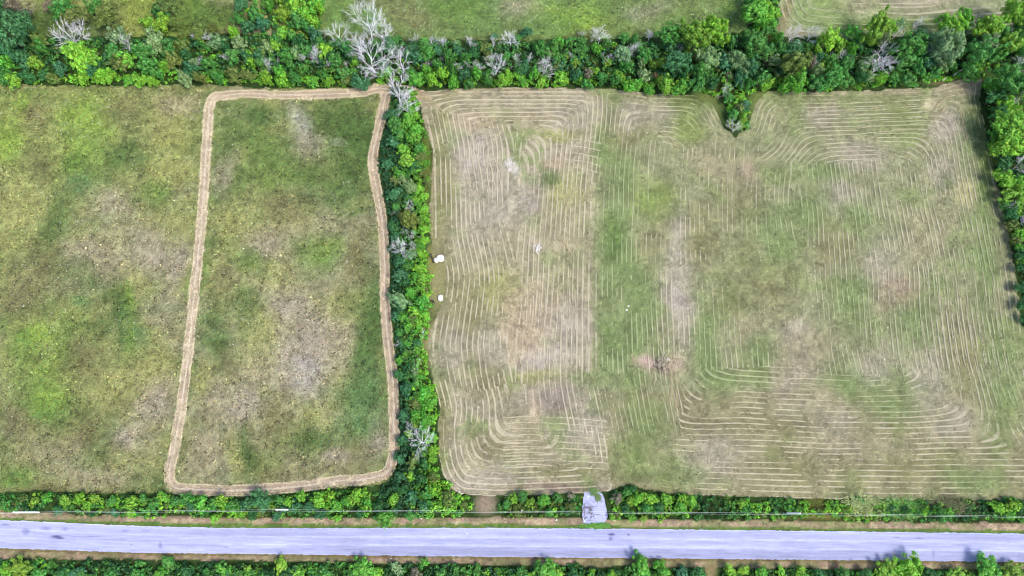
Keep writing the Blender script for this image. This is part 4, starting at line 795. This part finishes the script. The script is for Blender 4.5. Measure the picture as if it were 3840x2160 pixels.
 (75,2127,38,Bc,'mid'),(25,2140,26,A),(150,2150,28,Cg),(240,2150,24,Dg),(300,2148,26,E),(420,2150,22,Cg),(520,2152,24,Cg),(634,2119,26,Cg),(600,2150,22,Br),(700,2150,24,Dg),(839,2142,32,Br),(780,2148,20,Cg),(930,2145,22,A),(971,2145,20,Bc),(1049,2128,34,Bc,'mid'),(1117,2146,26,A),(1220,2150,28,Cg),(1366,2128,42,Br,'mid'),(1330,2150,28,Cg),(1410,2150,24,A),(1493,2131,24,Pg),(1592,2110,16,Br),(1560,2150,22,Gb),(1650,2150,24,Cg),(1710,2135,20,Cg),(1790,2150,26,Cg),(1870,2150,20,A),
 (1960,2150,24,Cg),(2043,2138,42,Br,'mid'),(2080,2150,24,A),(2150,2155,24,Dg),(2218,2154,18,A),(2293,2156,18,A),(2397,2120,46,Br,'mid'),(2380,2150,30,Cg),(2479,2140,34,Br,'mid'),(2560,2150,26,E),(2610,2150,24,Dg),(2740,2148,26,A),(2790,2140,20,A),(2850,2145,24,Br),(2930,2146,20,A),(3000,2148,22,A),(3070,2150,22,Dg),(3160,2150,24,Cg),(3240,2155,22,Dg),(3320,2143,42,Bc,'mid'),(3409,2128,48,A,'mid'),(3380,2156,28,A),(3480,2155,24,Dg),(3592,2149,36,Bc,'mid'),(3692,2130,46,Br,'mid'),(3720,2146,34,E,'mid'),(3797,2145,42,Bc,'mid')]
def is_small(t):
    return len(t) == 4
order = sorted([t for t in TREES if is_small(t)], key=lambda t: -t[2] * (1.25 if t[3] in (A, Bc, Pg, Rb) else 1.0))
keepset = set((t[2], t[0], t[1]) for t in order[:285])
TREES = [((t[0], t[1], t[2] * .8, Br) + tuple(t[4:])) if (t[3] == A and 295 < t[1] < 345 and t[0] % 3 == 1) else t for t in TREES]
TREES = [t for t in TREES if not (2620 < t[0] < 3120 and 1820 < t[1] < 1960 and t[2] > 17)]
for t in TREES:
    if is_small(t) and (t[2], t[0], t[1]) not in keepset: SMALL.append(t)
    else: plant(*t)
# the smallest bushes, past the first three hundred, as one mass
SV, SF, SC_, off = [], [], [], 0
for (u, v, rpx, cname) in SMALL:
    x, y = unproj(u, v, 1.2); R = rpx / pxm(x, y, 1.2); me = random.choice(BUSH); n = len(me.vertices); co = np.empty(n * 3, np.float32); me.vertices.foreach_get("co", co); co = co.reshape(-1, 3)
    a = random.uniform(0, 6.28); s_ = R / 1.5; ca, sa = math.cos(a), math.sin(a)
    P = np.stack([(co[:, 0] * ca - co[:, 1] * sa) * s_ + x, (co[:, 0] * sa + co[:, 1] * ca) * s_ + y, np.maximum(co[:, 2] * s_ + R * .8 + .3, .05)], 1)
    f = np.arange(n).reshape(-1, 4); SV.append(P); SF.append(f + off); off += n; SC_.append(np.repeat((np.array(CN[cname]) * random.uniform(.85, 1.15))[None], n, 0))
link('small_bushes', new_mesh('small_bushes', np.concatenate(SV), np.concatenate(SF), M['scrub'], np.concatenate(SC_)), kind='stuff', label='many small bushes filling the hedgerows and roadside scrub', category='bushes')

# ------------------------------------------------------------------ dead trees
def limb_mesh(d0, L0, r0, depth, seed):
    g = np.random.default_rng(seed); segs = []
    def grow(p, d, L, r, k):
        n = 3; q = p
        for i in range(n):
            d = d + g.normal(0, .07, 3); d[2] += .05; d = d / np.linalg.norm(d); q2 = q + d * L / n; r2 = max(r * .78, .0026)
            segs.append((q, r, q2, r2))
            if k > 0 and (i > 0 or k < depth):
                for _ in range(int(g.integers(1, 3)) if k > 1 else 1):
                    a = np.cross(d, g.normal(size=3)); a /= np.linalg.norm(a); q_ = g.uniform(.42, .8); e = d * math.cos(q_) + a * math.sin(q_); e /= np.linalg.norm(e)
                    grow(q2, e, L * g.uniform(.5, .75), max(r2 * .55, .0024), k - 1)
            q = q2; r = r2
    grow(np.zeros(3), np.array(d0, float), L0, r0, depth)
    V, F = tubes(segs, 3); return new_mesh("limb", V, F, M['dead'])
DEADV = []
for vi, (nlimb, spread, th) in enumerate(((7, .75, .35), (6, 1.0, .25), (8, .55, .45), (5, .9, .3), (9, .85, .5), (6, .6, .35))):
    g = np.random.default_rng(200 + vi); tr = []; p = np.zeros(3); pts = [p]
    for i in range(6):
        p = p + np.array([g.normal(0, .012), g.normal(0, .012), th * 1.55 / 6]); pts.append(p)
    for i in range(6): tr.append((pts[i], .020 * (1 - .1 * i), pts[i + 1], .020 * (1 - .1 * (i + 1))))
    V, F = tubes(tr, 6); tm = new_mesh("trunk", V, F, M['dead'], None, True); limbs = []
    for k in range(nlimb):
        a = 2 * math.pi * k / nlimb + g.uniform(-.4, .4); tilt = spread * g.uniform(.6, 1.2); zi = int(np.clip(2 + 4 * k / nlimb + g.uniform(0, 1), 2, 6))
        if k == nlimb - 1: tilt = .12; zi = 6
        d = (math.cos(a) * math.sin(tilt), math.sin(a) * math.sin(tilt), math.cos(tilt))
        limbs.append((limb_mesh(d, g.uniform(.40, .58) * (1 - .1 * (zi - 2) / 4), .012, 3, 900 + vi * 20 + k), pts[zi]))
    DEADV.append((tm, limbs))
def dead(u, v, rpx, vi=None, leanx=0.0, head=None, slim=1.0):
    z = 4.0
    for _ in range(4):
        x, y = unproj(u, v, z); th = math.atan2(math.hypot(x, y), CAMH - z); H = rpx / (pxm(x, y, z) * (.45 * math.sin(th) + .36 * math.cos(th))); z = .60 * H
    vi = random.randrange(len(DEADV)) if vi is None else vi
    sz = 'small' if H < 5.5 else ('medium' if H < 10 else 'tall')
    o = thing('dead_tree', '', 'dead tree', (x, y, 0), random.uniform(0, 6.28), 'leafless bleached trees in the hedgerows')
    o.scale = (H * slim, H * slim, H)
    tm, limbs = DEADV[vi]; link('trunk', tm, o)
    for me, p in limbs:
        l = link('limb', me, o); l.location = p
    auto_label(o, head or f"{sz} bleached dead tree", u, v); return o
DEAD = [(261,134,62,1),(300,120,36,0),(477,171,32,3),(742,142,22,2),(783,149,22,2),(753,238,20,5),(861,224,24,2),(1273,145,42,4),(1381,98,62,4),(1435,140,44,4),(1351,186,44,0),(1395,232,62,4),(1430,270,40,1),(1504,231,62,1),(1493,352,56,1),(1525,405,42,0),(1187,216,30,2),(1139,224,20,2),(1236,246,18,2),(1012,250,30,3),(1301,250,15,5),(1110,50,22,5),
 (1560,152,19,3),(1620,162,20,5),(1661,166,22,2),(1765,166,22,2),(1851,162,20,5),(1912,160,30,4),(1605,246,18,5),(1717,257,18,2),(1754,246,17,5),(1799,257,18,2),(1780,248,16,5),(1858,256,36,4),(1668,222,16,5),
 (1935,232,22,3),(1983,226,20,5),(2043,245,26,2),(2048,275,24,4),(2248,142,30,4),(2434,140,22,2),(2281,222,20,3),(2140,216,17,5),(2546,186,22,3),(2375,192,26,2),(2624,222,18,5),(2360,218,18,5),(2755,480,28,1),(2714,350,20,3),(2790,400,18,5),(2185,130,14,5),
 (2966,138,38,0),(3040,132,34,0),(3435,97,24,2),(3637,118,32,0),(3812,100,46,1),(3148,210,22,3),(3325,208,52,1),(3285,255,42,0),(3290,140,24,5),(3476,195,26,5),(3040,245,24,3),(3823,245,32,0),(3793,391,26,3),(3360,130,24,5),(3750,110,28,5),(2770,225,22,3),
 (3812,622,32,3),(3789,775,22,0),
 (1539,775,22,0),(1482,801,15,5),(1549,887,19,3),(1520,870,16,3),(1502,939,33,4),(1550,926,19,0),(1495,1292,14,3),(1538,1602,19,0),(1581,1659,40,4),(1570,1350,14,3),(1560,1372,14,5),(1586,1250,14,5)]
for (u, v, rp, vi) in DEAD:
    dead(u, v, rp * (.86 if 1450 < u < 1620 and v > 700 else 1.0), vi)

finish_labels()
for o in bpy.data.objects:
    if 'label_fixed' in o: del o['label_fixed']

# ------------------------------------------------------------------ stones, stumps, brushwood
def rock_mesh(name, r, seed, mat, flat=.6):
    import bmesh
    bm = bmesh.new(); bmesh.ops.create_icosphere(bm, subdivisions=3, radius=1.0); g = np.random.default_rng(seed)
    dirs = g.normal(size=(14, 3)); dirs /= np.linalg.norm(dirs, axis=1, keepdims=True); cut = g.uniform(.62, .95, 14)
    for v_ in bm.verts:
        p = np.array(v_.co)
        for d, c in zip(dirs, cut):
            s_ = p @ d
            if s_ > c: p = p - d * (s_ - c) * .85
        p = p * (1 + .05 * math.sin(7 * p[0] + seed) * math.cos(6 * p[1])); v_.co = (p[0] * r, p[1] * r * .9, p[2] * r * flat)
    me = bpy.data.meshes.new(name); bm.to_mesh(me); bm.free(); me.materials.append(mat); return me
def put(name, me, u, v, label, cat, z=0.0, rz=0.0, group=None):
    x, y = unproj(u, v, z); o = link(name, me, label=label, category=cat); o.location = (x, y, z); o.rotation_euler = (0, 0, rz)
    if group: o["group"] = group
    return o
put('boulder', rock_mesh('boulder', 1.15, 3, M['lime']), 1652, 969, 'upper of two white boulders at the edge of the middle hedge', 'boulder', .25, .4)
put('boulder', rock_mesh('boulder', .8, 4, M['lime']), 1636, 976, 'low grey-white stone against the left side of the upper white boulder', 'boulder', .08, 1.2)
put('boulder', rock_mesh('boulder', 1.0, 5, M['lime']), 1652, 1119, 'lower of two white boulders at the edge of the middle hedge', 'boulder', .25, 2.1)
def log(name, u0, v0, u1, v1, r0, r1, mat, label, cat, z0=.2, z1=.3, sides=8):
    a = (*unproj(u0, v0, z0), z0); b = (*unproj(u1, v1, z1), z1); A_ = np.array(a); B_2 = np.array(b); n = 5; segs = []
    g = np.random.default_rng(int(u0)); P = [A_ + (B_2 - A_) * i / n + g.normal(0, r0 * .25, 3) * (0 < i < n) for i in range(n + 1)]
    for i in range(n): segs.append((P[i] - A_, r0 + (r1 - r0) * i / n, P[i + 1] - A_, r0 + (r1 - r0) * (i + 1) / n))
    V, F = tubes(segs, sides)
    o = link(name, new_mesh(name, V, F, mat, None, False), label=label, category=cat); o.location = a; return o
log('rotten_log', 1613, 950, 1626, 985, .26, .2, M['darkwood'], 'dark rotten log lying left of the upper white boulder', 'log')
log('rotten_log', 1617, 1127, 1630, 1133, .3, .25, M['darkwood'], 'dark rotten stump lying below left of the lower white boulder', 'log')
log('fallen_trunk', 3576, 283, 3620, 252, .16, .10, M['dead'], 'straight bare grey trunk lying in dark undergrowth near the upper right corner', 'log', .8, 2.6)
log('cut_stump', 3532, 306, 3546, 292, .09, .26, M['brush'], 'pale cut stump beside the hedge left of the upper right field corner', 'stump', .3, .8)
log('white_pipe', 2187, 1942, 2191, 1957, .16, .16, M['lime'], 'white pipe standing at the lower left corner of the gravel driveway', 'pipe', .3, .45)
for i, (u, v, r, lab) in enumerate(((2205, 1861, .22, 'small white stone at the top left of the gravel driveway, upper one'), (2201, 1870, .2, 'small white stone at the top left of the gravel driveway, lower one'), (2087, 1950, .26, 'white stone on the verge left of the gravel driveway'),
        (1957, 1914, .28, 'white stone under the wires in the scrub left of the driveway'), (1751, 2000, .2, 'small white stone on the road surface near its upper edge'), (1723, 1846, .26, 'pale stone at the field corner above the bare roadside gap'), (1731, 1852, .2, 'small pale stone right beside the field corner stone'),
        (1580, 1945, .22, 'pale stone on the verge below the middle hedge, left one'), (1602, 1944, .2, 'pale stone on the verge below the middle hedge, right one'), (2350, 1162, .3, 'pale stone lying in the green middle of the mown field'), (2357, 1148, .26, 'white stone just above another in the green mown field'),
        (1466, 2094, .18, 'small white stone on the dry verge below the road'))):
    put('stone', rock_mesh('stone', r, 30 + i, M['lime'], .7), u, v, lab, 'stone', .1, random.uniform(0, 6))
# rubble of broken limestone: each piece an object
def rubble(u, v, n, su, sv, nm, lab, rr=(.12, .32), th=0):
    cx, cy = unproj(u, v); o = thing(nm, lab, 'stone pile', (cx, cy, 0))
    for i in range(n):
        r = random.uniform(*rr); a = random.gauss(0, su); b = random.gauss(0, sv)
        m = link('stone', ROCKS[i % 5], o); m.scale = (r, r, r); m.location = (a * math.cos(th) - b * math.sin(th), a * math.sin(th) + b * math.cos(th), .08); m.rotation_euler = (random.uniform(-.3, .3), random.uniform(-.3, .3), random.uniform(0, 6))
    return o
ROCKS = [rock_mesh('stone', 1.0, 60 + i, M['rubble'], .45) for i in range(5)]
rubble(1909, 617, 40, .62, 1.0, 'rubble_heap', 'white rubble heap in the upper left of the mown field', th=.35)
rubble(2016, 930, 22, .5, .8, 'rubble_heap', 'flat pinkish white rubble patch in the middle left of the mown field', (.15, .4))
rubble(2497, 1348, 14, .5, .5, 'rubble_heap', 'whitish stones at the top of the brushwood heap', (.12, .3))
# brushwood heaps
def brush_heap(u, v, n, su, sv, h, mat, name, lab, r=(.03, .08), L=(.8, 2.2), seed=1, th=0):
    g = np.random.default_rng(seed); cx, cy = unproj(u, v); segs = []
    for i in range(n):
        a = g.uniform(0, math.pi * 2); px_, py_ = g.normal(0, su), g.normal(0, sv); z_ = g.uniform(.05, h); l = g.uniform(*L); rr_ = g.uniform(*r)
        d = np.array([math.cos(a), math.sin(a), g.normal(0, .25)]) * l / 2; p = np.array([px_, py_, z_]); segs.append((p - d, rr_, p + g.normal(0, .1, 3), rr_ * .9)); segs.append((p, rr_ * .9, p + d, rr_ * .4))
    V, F = tubes(segs, 4); V[:, 2] = np.maximum(V[:, 2], .0)
    o = link(name, new_mesh(name, V, F, mat), label=lab, category='brushwood'); o.location = (cx, cy, 0); return o
o = brush_heap(2482, 1368, 60, .95, 1.3, .9, M['brush'], 'brushwood_heap', 'tan and dark brushwood heap in the lower middle of the mown field', (.04, .12), (.8, 2.4), 3)
sg, n0 = [], 0
g = np.random.default_rng(8)
segs = []
for i in range(26):
    a = g.uniform(0, 6.28); p = np.array([g.normal(0, .9), g.normal(-.4, 1.0), g.uniform(.3, .8)]); d = np.array([math.cos(a), math.sin(a), 0]) * g.uniform(.3, .8); segs.append((p - d, .09, p + d, .06))
V, F = tubes(segs, 5); link('dark_branches', new_mesh('dark_branches', V, F, M['darkwood']), o, label='dark rotten branches')
brush_heap(2206, 1925, 46, .75, 1.5, .5, M['greybrush'], 'brushwood_heap', 'grey-brown twigs piled on the left edge of the gravel driveway', (.03, .07), (.6, 1.8), 5)
brush_heap(3836, 822, 1, .1, .1, .1, M['board'], 'board_offcut', 'weathered board offcut below the stacked grey boards', (.06, .07), (1.0, 1.2), 6)
# stacked boards at the right edge
bx, by = unproj(3838, 822, .4)
st = thing('board_stack', 'loose stack of long weathered grey boards in the right hedge', 'boards', (bx, by, 0), .12)
import bmesh
bm = bmesh.new(); bmesh.ops.create_cube(bm, size=1.0); bmesh.ops.bevel(bm, geom=bm.edges[:], offset=.02, segments=1)
bd = bpy.data.meshes.new('board'); bm.to_mesh(bd); bm.free(); bd.materials.append(M['board'])
for i in range(9):
    b = link('board', bd, st); b.scale = (.2, random.uniform(2.4, 3.6), .07); b.location = (-.9 + .27 * i, random.uniform(-.5, .5), .5 + .05 * (i % 3)); b.rotation_euler = (.02, .03, random.uniform(-.12, .12))
bx, by = unproj(3840, 892, .3)
st = thing('board_stack', 'lower short stack of grey boards at the right edge', 'boards', (bx, by, 0), 1.3)
for i in range(4):
    b = link('board', bd, st); b.scale = (.2, random.uniform(1.2, 1.8), .07); b.location = (-.4 + .27 * i, random.uniform(-.2, .2), .4 + .05 * (i % 2)); b.rotation_euler = (.02, .03, random.uniform(-.12, .12))

# ------------------------------------------------------------------ tall grass clumps by the road, weeds on the driveway
def grass_clump(u, v, rx, ry, n, col, name, lab, hgt=.7):
    cx, cy = unproj(u, v); x = cx + RNG.normal(0, rx * .5, n); y = cy + RNG.normal(0, ry * .5, n); a = RNG.uniform(0, 6.28, n)
    out = np.stack([x - cx, y - cy, np.full(n, .8)], 1); out[:, :2] /= (rx * .6)
    P = np.stack([x, y, RNG.uniform(.2, hgt, n)], 1); V, F = quads(P, np.stack([RNG.normal(0, .5, n), RNG.normal(0, .5, n), np.ones(n)], 1), RNG.uniform(.06, .11, n), 3.4, tang=out + RNG.normal(0, .3, (n, 3)))
    c = np.array(col)[None] * RNG.uniform(.7, 1.3, n)[:, None]
    V = V - np.array([cx, cy, 0])
    o = link(name, new_mesh(name, V, F, M['tuft'], np.repeat(c, 4, 0)), label=lab, category='grass', kind='stuff'); o.location = (cx, cy, 0)
grass_clump(3235, 1898, 5.2, 2.0, 2600, (.30, .36, .14), 'tall_grass', 'pale burst of tall grass beside the wires at lower right')
grass_clump(3370, 1908, 5.5, 2.4, 2400, (.15, .32, .07), 'tall_grass', 'bright green tall grass right of the pale grass burst')
grass_clump(3560, 1895, 6.0, 2.0, 1500, (.13, .14, .06), 'tall_grass', 'brownish dry weeds in the roadside scrub at lower right')
grass_clump(2226, 1846, 1.1, .9, 150, (.14, .24, .07), 'weeds', 'weeds growing over the top end of the gravel driveway', .35)
grass_clump(2243, 1868, .7, .8, 130, (.16, .24, .08), 'weeds', 'small weed patch near the top right of the gravel driveway', .3)
grass_clump(2232, 1972, 3.2, .55, 500, (.12, .30, .05), 'weeds', 'green weeds along the lower end of the gravel driveway', .3)
grass_clump(2062, 676, 3.4, 2.4, 420, (.17, .21, .09), 'weeds', 'dark green uncut weed patch in the upper left of the mown field', .5)
grass_clump(3552, 680, 2.0, 3.2, 220, (.19, .22, .10), 'weeds', 'small uncut olive weed patch at the right of the mown field', .5)

# ------------------------------------------------------------------ utility poles and wires
def xyz(u, v, z): return np.array([*unproj(u, v, z), z])
def pole(ub, vb, ut, vt, lab, H=None):
    b = xyz(ub, vb, 0); best = None
    for h in np.arange(6, 13, .05):                                # height that puts the top of an upright pole at its pixel
        e = abs(proj(b[0], b[1], h)[0] - ut)
        if best is None or e < best[0]: best = (e, h)
    H = best[1]
    o = thing('utility_pole', lab, 'utility pole', tuple(b), 0, 'utility poles along the road')
    V, F = tubes([((0, 0, 0), .2, (0, 0, H * .5), .185), ((0, 0, H * .5), .185, (0, 0, H), .16)], 12)
    link('shaft', new_mesh('shaft', V, F, M['pole'], None, True), o)
    V, F = tubes([((0, 0, H), .17, (0, 0, H + .03), .17), ((0, 0, H + .03), .17, (0, 0, H + .06), .02)], 12)
    link('pole_cap', new_mesh('pole_cap', V, F, M['ceramic']), o)
    V, F = tubes([((0, 0, H + .05), .05, (0, 0, H + .16), .09), ((0, 0, H + .16), .09, (0, 0, H + .24), .06), ((0, 0, H + .24), .07, (0, 0, H + .30), .04)], 10)
    link('insulator', new_mesh('insulator', V, F, M['ceramic'], None, True), o)
    V, F = tubes([((0, -.16, H - 1.1), .04, (0, -.30, H - 1.05), .04), ((0, -.30, H - 1.1), .07, (0, -.30, H - .94), .07)], 8)
    link('bracket', new_mesh('bracket', V, F, M['ceramic']), o)
    return b, H
p1 = pole(147, 1920, 50, 1920, 'leftmost utility pole, at the left end of the roadside scrub')
p2 = pole(1086, 1911, 1035, 1917, 'middle utility pole, standing in the leafy scrub below the left meadow')
p3 = pole(2947, 1924, 3001, 1925, 'rightmost utility pole, in the roadside scrub right of the driveway')
def wire(pts, name, lab, sag=.5, r=.011):
    segs = []
    for a, b in zip(pts[:-1], pts[1:]):
        n = 24; q = [a + (b - a) * i / n - np.array([0, 0, sag * 4 * (i / n) * (1 - i / n)]) for i in range(n + 1)]
        segs += [(q[i], r, q[i + 1], r) for i in range(n)]
    V, F = tubes(segs, 5); link(name, new_mesh(name, V, F, M['wire']), label=lab, category='wire', group='wires along the road')
t = [p[0] + np.array([0, 0, p[1] + .28]) for p in (p1, p2, p3)]
lft = t[0] + (t[0] - t[1]) * .6; rgt_ = xyz(4700, 1948, 8.6)
wire([lft, *t, rgt_], 'power_line', 'upper pale overhead wire running from pole to pole above the roadside scrub')
t2 = [p[0] + np.array([0, -.30, p[1] - .92]) for p in (p1, p2, p3)]
wire([t2[0] + (t2[0] - t2[1]) * .6, *t2, rgt_ + np.array([0, -.2, -.4])], 'neutral_line', 'lower pale overhead wire hung on pole brackets just below the top wire', .6)
